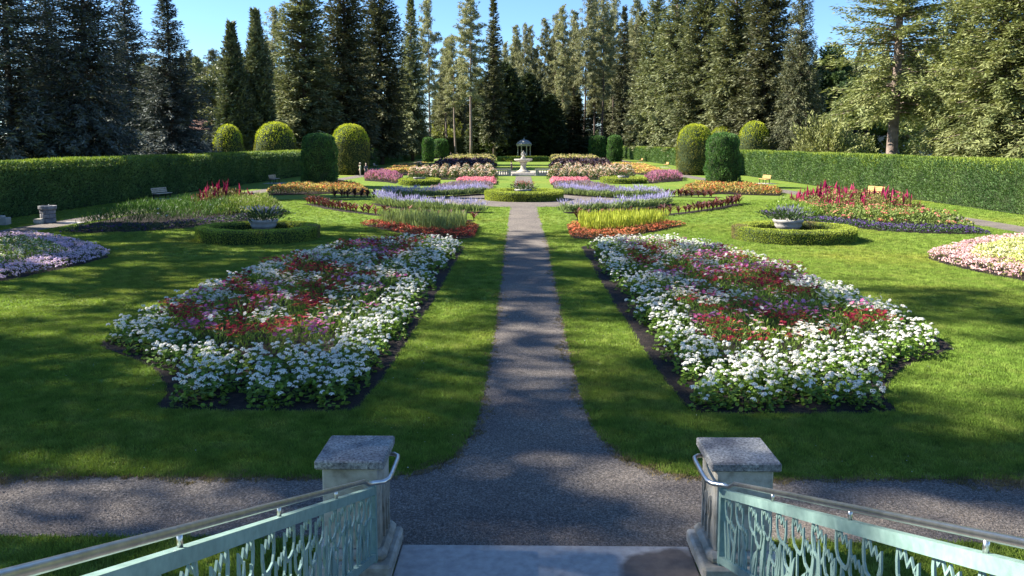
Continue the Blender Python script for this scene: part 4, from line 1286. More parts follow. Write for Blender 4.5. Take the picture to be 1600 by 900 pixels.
# ---- grassy beds with an orange edging behind them
SAGE_R = [(2.0, 38.9), (1.95, 34.2), (2.6, 33.6), (4.4, 34.4), (5.9, 36.4), (8.3, 39.6), (6.2, 40.4)]
for side, poly in (('left', mirror(SAGE_R, -.45)), ('right', SAGE_R)):
    t = bed('flower_bed', poly, ('tapering bed of grey-green sage edged in dull red, left of the path' if side == 'left' else 'tapering bed of yellow-green grassy plants edged in orange, right of the path'))
    ms = Mass()
    sx = -1 if side == 'left' else 1
    mid = [(sx * x + (-.45 if sx < 0 else 0), y) for x, y in [(2.6, 38.9), (2.5, 36.0), (3.2, 35.4), (4.6, 36.0), (5.8, 37.5), (7.3, 39.5), (6.0, 40.2)]]
    patch(ms, poly, .26, (.12, .055, .03) if sx < 0 else (.17, .09, .03), [(.50, .10, .06), (.42, .05, .045), (.62, .20, .10)] if sx < 0 else [(.74, .20, .09), (.70, .26, .12), (.60, .14, .07)], 5200, 1500, .08, .045)
    n = 5200
    P2 = sample_poly(mid, n)
    z0 = rng.uniform(0, .55, n) ** .8
    D = unit(rand_dirs(n) * .22 + np.array([0, 0, 1.0]))
    c = jitter((.19, .24, .085) if sx < 0 else (.34, .38, .045), n, .35)
    ms.blades(np.column_stack([P2, z0]), D, rng.uniform(.22, .42, n), .035, c)
    ms.build(t)

# ---- drifts of bedding further back: polygon, planting, label
def massed(poly, label, layers, group=None):
    t = bed('flower_bed', poly, label, group, sub=.6)
    ms = Mass()
    for kw in layers: patch(ms, **kw)
    ms.build(t)
def inset_poly(poly, k):
    p = np.array(poly); c = p.mean(0)
    return (c + (p - c) * k).tolist()

AMAR_R = smooth_poly([(13.9, 46.8), (14.4, 42.6), (15.6, 39.6), (17.4, 36.6), (21.2, 35.4), (22.6, 39), (23.0, 46), (21.8, 51.0), (17.5, 51.5)], 1)
for side, sx in (('left', -1), ('right', 1)):
    f = lambda pts: [(sx * x + (-.5 if sx < 0 else 0), y) for x, y in pts]
    poly = f(AMAR_R)
    edge = f([(13.9, 46.6), (14.4, 42.6), (15.6, 39.6), (17.4, 36.6), (21.4, 35.4), (21.6, 37.4), (18.4, 38.6), (16.8, 41), (15.6, 44.5), (15, 46.6)])
    midp = f([(15.3, 45.0), (17.0, 40.8), (19, 38.6), (22.0, 37.8), (22.7, 45), (21, 50), (17, 50)])
    back = f([(16.2, 47.2), (18, 44.4), (20.5, 42.8), (22.7, 42.4), (22.4, 49.5), (17.5, 51.2)])
    feath = f([(14.2, 45.2), (15.4, 42.0), (16.6, 42.8), (16.6, 46.5), (15.5, 49)])
    if sx > 0:
        lay = [dict(poly=edge, h=.26, leafcol=(.05, .09, .03), flowercols=[(.12, .06, .25), (.09, .05, .18), (.18, .10, .32)], n_leaf=5500, n_fl=800, leaf=.09, fl=.05),
               dict(poly=midp, h=.72, leafcol=(.16, .22, .05), flowercols=[(.66, .22, .13), (.62, .14, .16), (.66, .30, .20), (.30, .30, .06)], n_leaf=10000, n_fl=480, leaf=.13, fl=.075),
               dict(poly=feath, h=.75, leafcol=(.19, .29, .04), flowercols=[(.7, .7, .5)], n_leaf=4200, n_fl=50, leaf=.14, fl=.05, spiky=True),
               dict(poly=back, h=1.25, leafcol=(.20, .19, .06), flowercols=[(.30, .018, .075), (.24, .015, .06), (.38, .04, .12)], n_leaf=6500, n_fl=120, leaf=.13, fl=.12, tmpl='spike', zlow=.9),
               dict(poly=back, h=1.15, leafcol=(.16, .16, .05), flowercols=[(.34, .018, .085)], n_leaf=0, n_fl=190, leaf=.13, fl=.11, tmpl='umbel', zlow=.85)]
    else:
        lay = [dict(poly=edge, h=.26, leafcol=(.04, .07, .03), flowercols=[(.08, .04, .16), (.05, .03, .11), (.12, .06, .20)], n_leaf=4500, n_fl=420, leaf=.09, fl=.05),
               dict(poly=midp, h=.85, leafcol=(.060, .125, .022), flowercols=[(.80, .80, .74)], n_leaf=9000, n_fl=60, leaf=.15, fl=.055, spiky=True, tmpl='daisy', zlow=1.0),
               dict(poly=f([(14.2, 46), (15.2, 43.2), (17.5, 43.8), (18, 47), (16, 50)]), h=1.0, leafcol=(.19, .25, .05), flowercols=[(.72, .7, .45), (.5, .4, .2)], n_leaf=5000, n_fl=140, leaf=.14, fl=.05, spiky=True),
               dict(poly=f([(17, 50.8), (16.6, 47.5), (18.8, 45), (20, 46), (21, 50)]), h=1.3, leafcol=(.16, .13, .05), flowercols=[(.20, .012, .05), (.12, .010, .035), (.30, .025, .075)], n_leaf=3600, n_fl=110, leaf=.13, fl=.115, tmpl='spike', zlow=.85)]
    massed(poly, 'mixed border of red plumes, orange zinnias and purple edging by the right path' if sx > 0 else 'shaded border of feathery greens and dark red plumes by the left path', lay)

PINK_R = smooth_poly([(14.6, 28.6), (14.5, 25.8), (15.3, 22.5), (17, 19.5), (21, 19), (22.6, 26), (22.7, 34.6), (19.8, 33.4), (16.6, 30.6)], 1)
for side, sx in (('left', -1), ('right', 1)):
    poly = [(sx * x + (-1.0 if sx < 0 else 0), y) for x, y in PINK_R]
    inner = inset_poly(poly, .68)
    ringp = poly
    if sx > 0:
        lay = [dict(poly=poly, h=.28, leafcol=(.20, .19, .06), flowercols=[(.78, .46, .47), (.80, .55, .52), (.72, .40, .42)], n_leaf=9000, n_fl=7500, leaf=.085, fl=.048),
               dict(poly=inner, h=.46, leafcol=(.34, .40, .08), flowercols=[(.62, .61, .28), (.54, .57, .20), (.72, .70, .45)], n_leaf=7000, n_fl=4200, leaf=.1, fl=.055)]
    else:
        lay = [dict(poly=poly, h=.30, leafcol=(.10, .13, .05), flowercols=[(.68, .52, .68), (.74, .56, .64), (.78, .60, .62)], n_leaf=9000, n_fl=7500, leaf=.085, fl=.050),
               dict(poly=inner, h=.44, leafcol=(.13, .20, .04), flowercols=[(.66, .68, .36), (.75, .75, .6)], n_leaf=9000, n_fl=1100, leaf=.1, fl=.04)]
    massed(poly, 'pink bedding with a yellow middle cut by the right edge of the view' if sx > 0 else 'lilac and pink bedding around low greenery at the left edge of the view', lay)

far_specs = [
 ([(12.4, 62.3), (14.0, 69.0), (15.6, 73.5), (17.2, 76.5), (21.5, 75.5), (22.0, 66), (20.6, 62.6), (16.2, 64.8)], 'orange, yellow and red bedding at the foot of the %s columnar tree',
   [dict(h=.55, leafcol=(.24, .20, .06), flowercols=[(.60, .17, .07), (.62, .38, .08), (.50, .10, .06), (.62, .52, .12), (.34, .30, .08)], n_leaf=7500, n_fl=1400, leaf=.16, fl=.08)]),
 ([(13.4, 81.5), (14.8, 84.5), (18.0, 88), (20.0, 98), (17, 100), (14.2, 92)], 'drift of mauve and pink spikes beyond the %s box ring',
   [dict(h=.8, leafcol=(.13, .10, .07), flowercols=[(.60, .22, .32), (.50, .22, .36), (.66, .30, .36)], n_leaf=2600, n_fl=1800, leaf=.2, fl=.06, tmpl='spike')]),
 ([(2.7, 79.0), (6.9, 82.4), (7.4, 88.0), (2.9, 88.5)], 'low rounded pink bedding on the %s of the far path',
   [dict(h=.38, leafcol=(.20, .10, .08), flowercols=[(.72, .26, .30), (.66, .20, .26), (.76, .34, .36)], n_leaf=1200, n_fl=2600, leaf=.14, fl=.085, lump=.35)]),
 ([(2.6, 67.2), (5.2, 65.6), (8.4, 66.4), (7.6, 74), (6.6, 79.5), (2.8, 77.5)], 'soft mauve haze of blossom behind the %s lavender',
   [dict(h=.42, leafcol=(.17, .16, .09), flowercols=[(.42, .29, .36), (.36, .28, .42), (.42, .31, .26)], n_leaf=3200, n_fl=1300, leaf=.15, fl=.055, tmpl='spike')]),
 ([(13.4, 120), (16, 105), (20, 110), (22.4, 140), (19, 150), (15, 140)], 'long yellow and orange bedding far along the %s side path',
   [dict(h=.6, leafcol=(.26, .24, .06), flowercols=[(.70, .55, .14), (.66, .30, .14), (.62, .50, .12)], n_leaf=2200, n_fl=2600, leaf=.26, fl=.13)]),
 ([(4, 128), (14, 124), (17, 150), (6, 156)], 'dark plum foliage bedding beyond the %s rose bed',
   [dict(h=1.3, leafcol=(.060, .035, .040), flowercols=[(.16, .05, .10), (.10, .08, .18), (.42, .38, .30)], n_leaf=2600, n_fl=420, leaf=.4, fl=.14)]),
 ([(6.5, 175), (17.5, 172), (19, 205), (7, 210)], 'pale yellow far bedding on the %s of the large hedge ring',
   [dict(h=1.2, leafcol=(.20, .21, .06), flowercols=[(.56, .50, .18), (.46, .44, .14), (.50, .36, .22)], n_leaf=2400, n_fl=1400, leaf=.45, fl=.22)]),
]
for pts, lab, lay in far_specs:
    for side, sx in (('left', -1), ('right', 1)):
        poly = [(sx * x + (-.35 if sx < 0 else 0), y) for x, y in pts]
        massed(poly, lab % side, [dict(l, poly=poly) for l in lay])

# ---- rose bushes
def rose_mesh(seed):
    g = np.random.default_rng(seed)
    ms = Mass()
    n = 330
    d = unit(g.normal(0, 1, (n, 3))); d[:, 2] = np.abs(d[:, 2])
    P = d * np.array([.62, .62, 1.25]) * g.uniform(.55, 1.0, (n, 1)) + np.array([0, 0, .12])
    ms.blades(P, unit(d + g.normal(0, .6, (n, 3))), g.uniform(.16, .30, n), .12, jitter((.12, .155, .055), n, .4))
    n = 46
    d = unit(g.normal(0, 1, (n, 3))); d[:, 2] = np.abs(d[:, 2]) * .8 + .25
    P = unit(d) * np.array([.68, .68, 1.35]) + np.array([0, 0, .12])
    cols = np.array([(.80, .66, .50), (.78, .52, .36), (.82, .74, .62), (.72, .40, .28)])[g.integers(0, 4, n)]
    ms.heads(UMB_LOW, P, g.uniform(.07, .12, n), cols)
    return ms
RM = []
for i in range(3):
    ms = rose_mesh(40 + i)
    RM.append((ms.lv.mesh('rose_leaves', [M['leaf']], col=True), ms.fl.mesh('rose_blooms', [M['petal']], col=True)))
for side, sx in (('left', -1), ('right', 1)):
    ROSE = [(sx * x + (-.5 if sx < 0 else 0), y) for x, y in [(2.9, 90.5), (13.6, 90.5), (16.2, 119), (4.6, 119)]]
    BEDS.append(ROSE)
    sheet('rose_bed_soil', ROSE, .014, M['soil'], kind='structure')
    rows = [91.5, 95, 99.5, 105, 111, 117.5]
    for r_i, y in enumerate(rows):
        x = 3.4 + (y - 91) * .065
        r_n = 0
        while x < 13.3 + (y - 91) * .10:
            r_n += 1
            t = empty('rose_bush', (sx * (x + random.uniform(-.2, .2)) + (-.5 if sx < 0 else 0), y + random.uniform(-.5, .5), 0), random.uniform(0, 6.28), '%s rose bush from the path in the %s row of the %s rose bed' % (ordinal(r_n), ordinal(r_i + 1), side), 'rose bush', 'rose bushes %s of the path' % side)
            k = random.randrange(3); s_ = random.uniform(.75, 1.0)
            for nm, me in (('foliage', RM[k][0]), ('blooms', RM[k][1])):
                o = mesh_obj(nm, me, t); o.scale = (s_, s_, s_ * random.uniform(.9, 1.1))
                o['kind'] = 'stuff'
            x += 1.15 if r_i < 3 else 1.5

# ---- lavender clumps along the round path
def lav_mesh(seed):
    g = np.random.default_rng(seed)
    ms = Mass()
    n = 130
    P = np.column_stack([g.normal(0, .13, (n, 2)), g.uniform(.02, .25, n)])
    D = unit(np.column_stack([P[:, :2] * 2.2 + g.normal(0, .15, (n, 2)), np.ones(n)]))
    ms.blades(P, D, g.uniform(.20, .40, n), .05, jitter((.21, .27, .11), n, .4))
    n = 46
    b0 = np.column_stack([g.normal(0, .12, (n, 2)), np.full(n, .38)])
    D = unit(np.column_stack([b0[:, :2] * 1.7 + g.normal(0, .12, (n, 2)), np.ones(n)]))
    P = b0 + D * g.uniform(.05, .25, (n, 1))
    ms.petals(P, D, g.uniform(.12, .24, n), .032, jitter((.36, .33, .52), n, .35))
    return ms
LM = []
for i in range(3):
    ms = lav_mesh(60 + i)
    LM.append((ms.lv.mesh('lavender_leaves', [M['leaf']], col=True), ms.fl.mesh('lavender_flowers', [M['petal']], col=True)))
def along(pts, gap):
    p = np.array(smooth_poly(pts, 2, False)); d = np.r_[0, np.cumsum(np.linalg.norm(np.diff(p, axis=0), axis=1))]
    s = np.arange(0, d[-1], gap)
    return np.stack([np.interp(s, d, p[:, 0]), np.interp(s, d, p[:, 1])], 1)
FRONT_LAV = [(2.35, 47.0), (4.7, 47.5), (7.0, 49.4), (9.0, 51.8), (10.0, 54.4)]
REAR_LAV = [(3.0, 65.0), (5.0, 62.0), (7.2, 60.2), (9.0, 59.8), (10.6, 60.3)]
def soil_strip(pts, w):
    p = np.array(smooth_poly(pts, 2, False)); d = np.gradient(p, axis=0); d /= np.linalg.norm(d, axis=1)[:, None]
    nn = np.stack([-d[:, 1], d[:, 0]], 1)
    return np.vstack([p + nn * w / 2, (p - nn * w / 2)[::-1]]).tolist()
for side, sx in (('left', -1), ('right', 1)):
    for nm, line, rows in (('front', FRONT_LAV, (0,)), ('rear', REAR_LAV, (0, .6))):
        L_ = [(sx * x + (-.45 if sx < 0 else 0), y) for x, y in line]
        sp = soil_strip(L_, 1.3); BEDS.append(sp)
        sheet('lavender_soil', sp, .014, M['soil'], kind='structure')
        for k, r_ in enumerate(rows):
            for l_n, q in enumerate(along([(x, y + r_) for x, y in L_], .46)):
                t = empty('lavender', (q[0] + random.uniform(-.06, .06), q[1] + random.uniform(-.08, .08), 0), random.uniform(0, 6.28), '%s lavender clump from the path in the %s curved row on the %s' % (ordinal(l_n + 1), nm + (' inner' if len(rows) > 1 and k == 0 else ' outer' if len(rows) > 1 else ''), side), 'lavender', '%s lavender row, %s' % (nm, side))
                i = random.randrange(3); s_ = random.uniform(.95, 1.3)
                for pn, me in (('foliage', LM[i][0]), ('flower_spikes', LM[i][1])):
                    o = mesh_obj(pn, me, t); o.scale = (s_, s_, s_ * random.uniform(.9, 1.1)); o['kind'] = 'stuff'

# ---- cannas with dark bronze leaves
def canna_mesh(seed):
    g = np.random.default_rng(seed)
    mb = MB()
    for i in range(9):
        a = i * 2.4 + g.uniform(-.3, .3); L = g.uniform(.34, .50); w = g.uniform(.10, .15); el = g.uniform(.7, 1.25); z0 = .06 + i * .035
        s = np.linspace(0, 1, 5)
        r = s * L * math.cos(el) + .1 * s * s * L; z = z0 + s * L * math.sin(el) - .18 * s ** 2.5 * L
        ww = w * np.sin(np.pi * np.clip(s * .92 + .06, 0, 1)) ** .8
        c, sn = math.cos(a), math.sin(a)
        V = []
        for k in range(5):
            for e, dz in ((-1, .03), (0, 0), (1, .03)):
                V.append((r[k] * c - e * ww[k] * .5 * sn, r[k] * sn + e * ww[k] * .5 * c, z[k] + dz * ww[k] / w))
        Q = []
        for k in range(4):
            for e in range(2):
                b0 = k * 3 + e
                Q.append([b0, b0 + 1, b0 + 4, b0 + 3])
        col = np.array([(.075, .030, .030), (.11, .040, .035), (.16, .055, .05)][g.integers(0, 3)])
        mb.add(V, None, Q, col)
    mb.tube([(0, 0, 0), (0, 0, .5)], [.02, .012], 5, (.07, .05, .03))
    return mb.mesh('canna_plant', [M['leaf']], True, True)
CM = [canna_mesh(80 + i) for i in range(4)]
CANNA_F = [(2.7, 42.3), (6.5, 44.0), (8.6, 45.8), (11.3, 48.6), (13.4, 51.6), (15.0, 54.2)]
CANNA_B = [(8.8, 61.6), (11.5, 61.6), (15.0, 60.6)]
for side, sx in (('left', -1), ('right', 1)):
    for nm, line, gap in (('front', CANNA_F, .70), ('rear', CANNA_B, .5)):
        L_ = [(sx * x + (-.3 if sx < 0 else 0), y - (.4 if sx < 0 else 0)) for x, y in line]
        sp = soil_strip(L_, .8); BEDS.append(sp)
        sheet('canna_soil', sp, .014, M['soil'], kind='structure')
        pts = along(L_, gap)
        for j, q in enumerate(pts):
            rep = 1 if (q[1] < 47 and nm == 'front') else 2
            for e in range(rep):
                o = mesh_obj('canna', CM[random.randrange(4)], None, (q[0] + random.uniform(-.1, .1), q[1] + random.uniform(-.15, .15) + e * .4, 0))
                o.rotation_euler = (0, 0, random.uniform(0, 6.28)); s_ = random.uniform(.85, 1.2); o.scale = (s_ * 1.1, s_ * 1.1, s_)
                tag(o, '%s bronze-leaved canna from the path in the %s row on the %s%s' % (ordinal(j + 1), nm, side, ', back line' if e else ''), 'canna', '%s canna row, %s' % (nm, side))

# ================================================================== GARDEN FURNITURE
def bench(x, y, rz, label, wood):
    t = empty('park_bench', (x, y, 0), rz, label, 'bench', 'park benches along the hedges')
    for sx in (-1, 1):
        mb = MB()
        mb.box((sx * .68, -.18, .21), (.06, .06, .42)).box((sx * .68, .22, .21), (.06, .06, .42)).box((sx * .68, .02, .43), (.06, .50, .05))
        mb.tube([(sx * .68, .22, .43), (sx * .68, .32, .88)], .03, 6)
        mb.obj('frame', M['iron'], t)
    for j in range(4): MB().box((0, -.19 + j * .125, .475), (1.75, .105, .04), bev=.006).obj('seat_slat', wood, t)
    for j in range(3): MB().box((0, .245 + j * .032, .60 + j * .125), (1.75, .035, .105), bev=.006).obj('back_slat', wood, t)
# local -y is the front of the bench
for x, y, rz, lab, w in [(-27.6, 58.0, RAD(78), 'shaded slatted bench nearest the viewer at the left hedge', 'wood_shaded'), (-26.9, 82.5, RAD(84), 'slatted bench left of the green columnar tree in the shade', 'wood_shaded'),
                         (-25.6, 133.0, RAD(90), 'small far bench in the shade beyond the two walkers', 'wood_shaded'),
                         (27.2, 60.5, RAD(-72), 'orange slatted bench nearest the viewer at the right hedge', 'wood'), (25.6, 82.6, RAD(-80), 'orange slatted bench right of the green columnar tree', 'wood'),
                         (25.9, 141, RAD(-86), 'far orange bench left of the right dome tree', 'wood'), (27.0, 178, RAD(-86), 'farthest orange bench near the end of the right hedge', 'wood')]:
    bench(x, y, rz, lab, M[w])
    sheet('bench_pad', [(x - 1.0, y - 1.1), (x + 1.0, y - 1.1), (x + 1.0, y + 1.1), (x - 1.0, y + 1.1)], .006, M['concrete'], kind='structure')

def urn_plants(t, kind, z, r, sd, n=420):
    g = np.random.default_rng(sd)
    ms = Mass()
    P = np.column_stack([g.normal(0, r * .40, (n, 2)), z + g.uniform(0, .42, n)])
    D = unit(np.column_stack([P[:, :2] * 1.6 + g.normal(0, .25, (n, 2)), np.full(n, .8)]))
    ms.blades(P, D, g.uniform(.14, .32, n), .06, jitter((.055, .095, .035), n, .5))
    n2 = 130
    P = np.column_stack([g.normal(0, r * .42, (n2, 2)), z + g.uniform(.30, .62, n2)])
    D = unit(np.column_stack([P[:, :2] * 1.2, np.ones(n2)]))
    ms.petals(P, D, g.uniform(.12, .22, n2), .035, jitter((.24, .22, .36) if kind else (.34, .10, .07), n2, .4))
    ms.build(t)
def urn(x, y, s, label, kind, sd):
    t = empty('stone_urn', (x, y, 0), 0, label, 'urn', 'planted stone urns')
    prof = np.array([(0, 0), (.36, 0), (.36, .10), (.20, .14), (.17, .20), (.24, .26), (.44, .34), (.52, .46), (.50, .54), (.56, .58), (.60, .66), (.56, .70), (.47, .68), (.44, .60), (0, .58)]) * s
    MB().lathe(prof, 28).obj('bowl', M['whitestone'], t, smooth=True)
    MB().lathe(np.array([(.0, .60), (.44, .615), (.0, .63)]) * s, 16).obj('soil', M['soil'], t)
    urn_plants(t, kind, .62 * s, .85 * s, sd)
urn(11.85, 35.0, 1.15, 'pale stone urn with grey-leaved plants inside the right box ring', True, 1)
urn(-12.1, 34.9, 1.12, 'pale stone urn with blue-grey plants inside the left box ring', True, 2)
urn(AX - .05, 58.6, 1.15, 'stone urn of dark plants inside the central round hedge', False, 3)
urn(-10.95, 80.0, 1.1, 'small far urn in the left ring before the roses', False, 4)
urn(10.75, 84.0, 1.1, 'small far urn in the right ring before the roses', False, 5)

# fountain
FY = 109.0
t = empty('fountain', (AX, FY, 0), 0, 'tiered stone fountain with a figure on top at the end of the path', 'fountain')
MB().lathe([(0, 0), (4.2, 0), (4.2, .30), (3.9, .34), (3.6, .34), (3.55, .18), (0, .18)], 40).obj('pool', M['stone'], t, smooth=False)
MB().lathe([(0, .18), (.95, .18), (.95, .38), (.70, .46), (.42, .75), (.34, 1.15), (.50, 1.55), (.62, 1.68), (0, 1.70)], 24).obj('pedestal', M['stone'], t, smooth=True)
MB().lathe([(.5, 1.66), (.95, 1.74), (1.25, 1.90), (1.32, 2.06), (1.26, 2.10), (1.15, 1.98), (0, 1.92)], 32).obj('basin', M['stone'], t, smooth=True)
# the figure: one skinned body, seated on a rock
def skin_body(name, verts, edges, radii, sub=1):
    me = bpy.data.meshes.new(name)
    me.from_pydata(verts, edges, [])
    o = bpy.data.objects.new(name, me)
    COL.objects.link(o)
    sk = o.modifiers.new('skin', 'SKIN')
    sv = me.skin_vertices[0].data if me.skin_vertices else None
    if sv is None:
        bpy.context.view_layer.objects.active = o
        sv = me.skin_vertices.new().data
    for i, r in enumerate(radii):
        sv[i].radius = (r, r) if not isinstance(r, tuple) else r
    sv[0].use_root = True
    if sub:
        sb = o.modifiers.new('sub', 'SUBSURF'); sb.levels = sub; sb.render_levels = sub
    dg = bpy.context.evaluated_depsgraph_get()
    m2 = bpy.data.meshes.new_from_object(o.evaluated_get(dg))
    bpy.data.objects.remove(o)
    for p in m2.polygons: p.use_smooth = True
    return m2
MB().lathe([(0, 1.92), (.42, 1.93), (.36, 2.2), (.24, 2.42), (0, 2.46)], 12).obj('rock', M['stone'], t, smooth=True)
fb = skin_body('figure', [(0, 0, 2.52), (0, -.02, 2.78), (0, 0, 3.0), (0, 0, 3.12), (0, -.03, 3.28), (.17, 0, 2.98), (.30, -.05, 2.78), (.24, -.22, 2.62), (-.17, 0, 2.98), (-.28, .02, 2.74), (-.22, -.16, 2.56), (.10, -.28, 2.50), (.12, -.34, 2.16), (-.10, -.26, 2.50), (-.13, -.30, 2.14)],
               [(0, 1), (1, 2), (2, 3), (3, 4), (2, 5), (5, 6), (6, 7), (2, 8), (8, 9), (9, 10), (0, 11), (11, 12), (0, 13), (13, 14)],
               [.13, .12, .13, .06, .11, .07, .055, .045, .07, .055, .045, .09, .05, .09, .05])
fb.materials.append(M['stone'])
mesh_obj('figure', fb, t)

# balustrades either side of the fountain steps
def balustrade(x0, x1, y, label):
    t = empty('balustrade', ((x0 + x1) / 2, y, 0), 0, label, 'balustrade', 'balustrades by the fountain')
    w = x1 - x0
    MB().box((0, 0, .10), (w, .40, .20), bev=.02).obj('base', M['whitestone'], t)
    MB().box((0, 0, .87), (w + .06, .40, .12), bev=.02).obj('coping', M['whitestone'], t)
    for e in (-1, 1): MB().box((e * (w / 2 - .18), 0, .505), (.34, .34, .61), bev=.015).obj('pier', M['whitestone'], t)
    n = int((w - .9) / .27)
    bm_ = MB().lathe([(.05, .20), (.08, .22), (.05, .28), (.10, .42), (.085, .52), (.045, .66), (.075, .76), (.07, .81)], 8).mesh('baluster', [M['whitestone']], True)
    for i in range(n): mesh_obj('baluster', bm_, t, (-(w - .9) / 2 + (w - .9) * i / (n - 1), 0, 0))
balustrade(-5.1, -1.75, 101.5, 'white stone balustrade left of the fountain steps')
balustrade(1.45, 5.3, 101.5, 'white stone balustrade right of the fountain steps')
fs_ = empty('fountain_steps', (AX, 102.2, 0), 0); tag(fs_, kind='structure')
MB().box((0, -.6, .08), (3.0, .7, .16), bev=.015).obj('step', M['whitestone'], fs_)
MB().box((0, .1, .15), (3.0, .7, .30), bev=.015).obj('step', M['whitestone'], fs_)
sheet('fountain_plaza', ring_pts((AX, FY), 7.4, 6.2, 48), .02, M['concrete'], kind='structure')

# pavilion
GY = 222.0
t = empty('garden_pavilion', (.2, GY, 0), 0, 'small white domed pavilion on columns before the dark conifers', 'pavilion')
MB().lathe([(0, 0), (2.6, 0), (2.6, .25), (2.3, .25), (2.3, .45), (0, .45)], 32).obj('base', M['whitestone'], t)
cm_ = MB().lathe([(.24, .45), (.24, .58), (.16, .66), (.15, 2.0), (.13, 3.45), (.20, 3.52), (.22, 3.65)], 12).mesh('column', [M['whitestone']], True)
for i in range(8):
    a = i * math.pi / 4 + .39
    mesh_obj('column', cm_, t, (1.9 * math.cos(a), 1.9 * math.sin(a), 0))
MB().lathe([(1.65, 3.65), (2.15, 3.65), (2.15, 4.0), (2.35, 4.08), (2.35, 4.18), (1.6, 4.18)], 32).obj('entablature', M['whitestone'], t)
MB().lathe([(2.2, 4.18), (2.0, 4.55), (1.5, 5.0), (.8, 5.35), (.2, 5.48), (.14, 5.6), (.2, 5.72), (.08, 5.85), (0, 6.0)], 32).obj('dome', M['whitestone'], t, smooth=True)

# stone drinking fountain and pale block on the left
t = empty('drinking_fountain', (-25.6, 40.6, 0), .2, 'dark rough stone drinking fountain with a step beside the left path', 'drinking fountain')
dk = stops_mat('dark_rough_stone', 6, [(.3, (.10, .10, .11)), (.55, (.19, .19, .20)), (.8, (.28, .28, .28))], .9, .6, 14, bdist=.04)
zc = 0
for zi, (r0, hh) in enumerate([(.36, .26), (.33, .24), (.34, .22)]):
    k = 6
    for j in range(k):
        a = (j + zi * .5) * 2 * math.pi / k
        MB().box((.18 * math.cos(a), .18 * math.sin(a), zc + hh / 2), (.34, .345, hh - .012), bev=.03, rz=a).obj('stone', dk, t)
    zc += hh
MB().lathe([(0, zc), (.40, zc), (.44, zc + .05), (.44, zc + .20), (.36, zc + .20), (.30, zc + .12), (0, zc + .10)], 20).obj('bowl', dk, t)
MB().tube([(.05, 0, zc + .1), (.05, 0, zc + .24), (.10, 0, zc + .27)], .018, 6).obj('spout', M['steel'], t)
MB().box((-.28, -.48, .14), (.42, .34, .28), bev=.03).obj('step', M['stone'], t)
sheet('stone_slab', [(-25.0, 40.2), (-23.9, 40.0), (-23.8, 41.0), (-24.9, 41.2)], .014, M['concrete'], kind='structure')
t = empty('stone_block', (-27.25, 39.4, 0), .1, 'small white two-stepped stone block at the left edge of the view', 'stone block')
MB().box((0, 0, .20), (.62, .5, .40), bev=.02).obj('body', M['whitestone'], t)
MB().box((-.12, 0, .45), (.36, .46, .10), bev=.02).obj('top', M['whitestone'], t)

# pale buildings glimpsed behind the trees
def house(x, y, w, d, h, label, roofc, wallc):
    t = empty('house', (x, y, 0), 0, label, 'house')
    wm = plain_mat('house_wall', wallc, .8); rm = plain_mat('house_roof', roofc, .85)
    MB().box((0, 0, h / 2), (w, d, h)).obj('wall', wm, t)
    V = [(-w / 2 - .4, -d / 2 - .4, h), (w / 2 + .4, -d / 2 - .4, h), (w / 2 + .4, d / 2 + .4, h), (-w / 2 - .4, d / 2 + .4, h), (-w / 2 - .4, 0, h + d * .3), (w / 2 + .4, 0, h + d * .3)]
    MB().add(V, [[0, 4, 3], [1, 2, 5]], [[0, 1, 5, 4], [2, 3, 4, 5], [3, 2, 1, 0]]).obj('roof', rm, t)
    for i in range(3):
        xx = -w / 2 + w * (i + .5) / 3
        f_ = MB().box((xx, -d / 2 - .02, h * .55), (1.3, .10, 1.5)).obj('window', M['whitestone'], t)
        MB().box((xx, -d / 2 - .08, h * .55), (1.1, .02, 1.3)).obj('pane', M['iron'], f_)
house(62, 128, 12, 9, 6.0, 'white house glimpsed through the right spruces', (.10, .09, .09), (.70, .71, .74))
house(62, 88, 9, 8, 4.0, 'pale house low at the right edge behind the spruces', (.14, .13, .13), (.74, .74, .76))
house(-62, 158, 10, 8, 7.0, 'brown-roofed house glimpsed left of the columnar conifers', (.16, .08, .06), (.5, .45, .40))

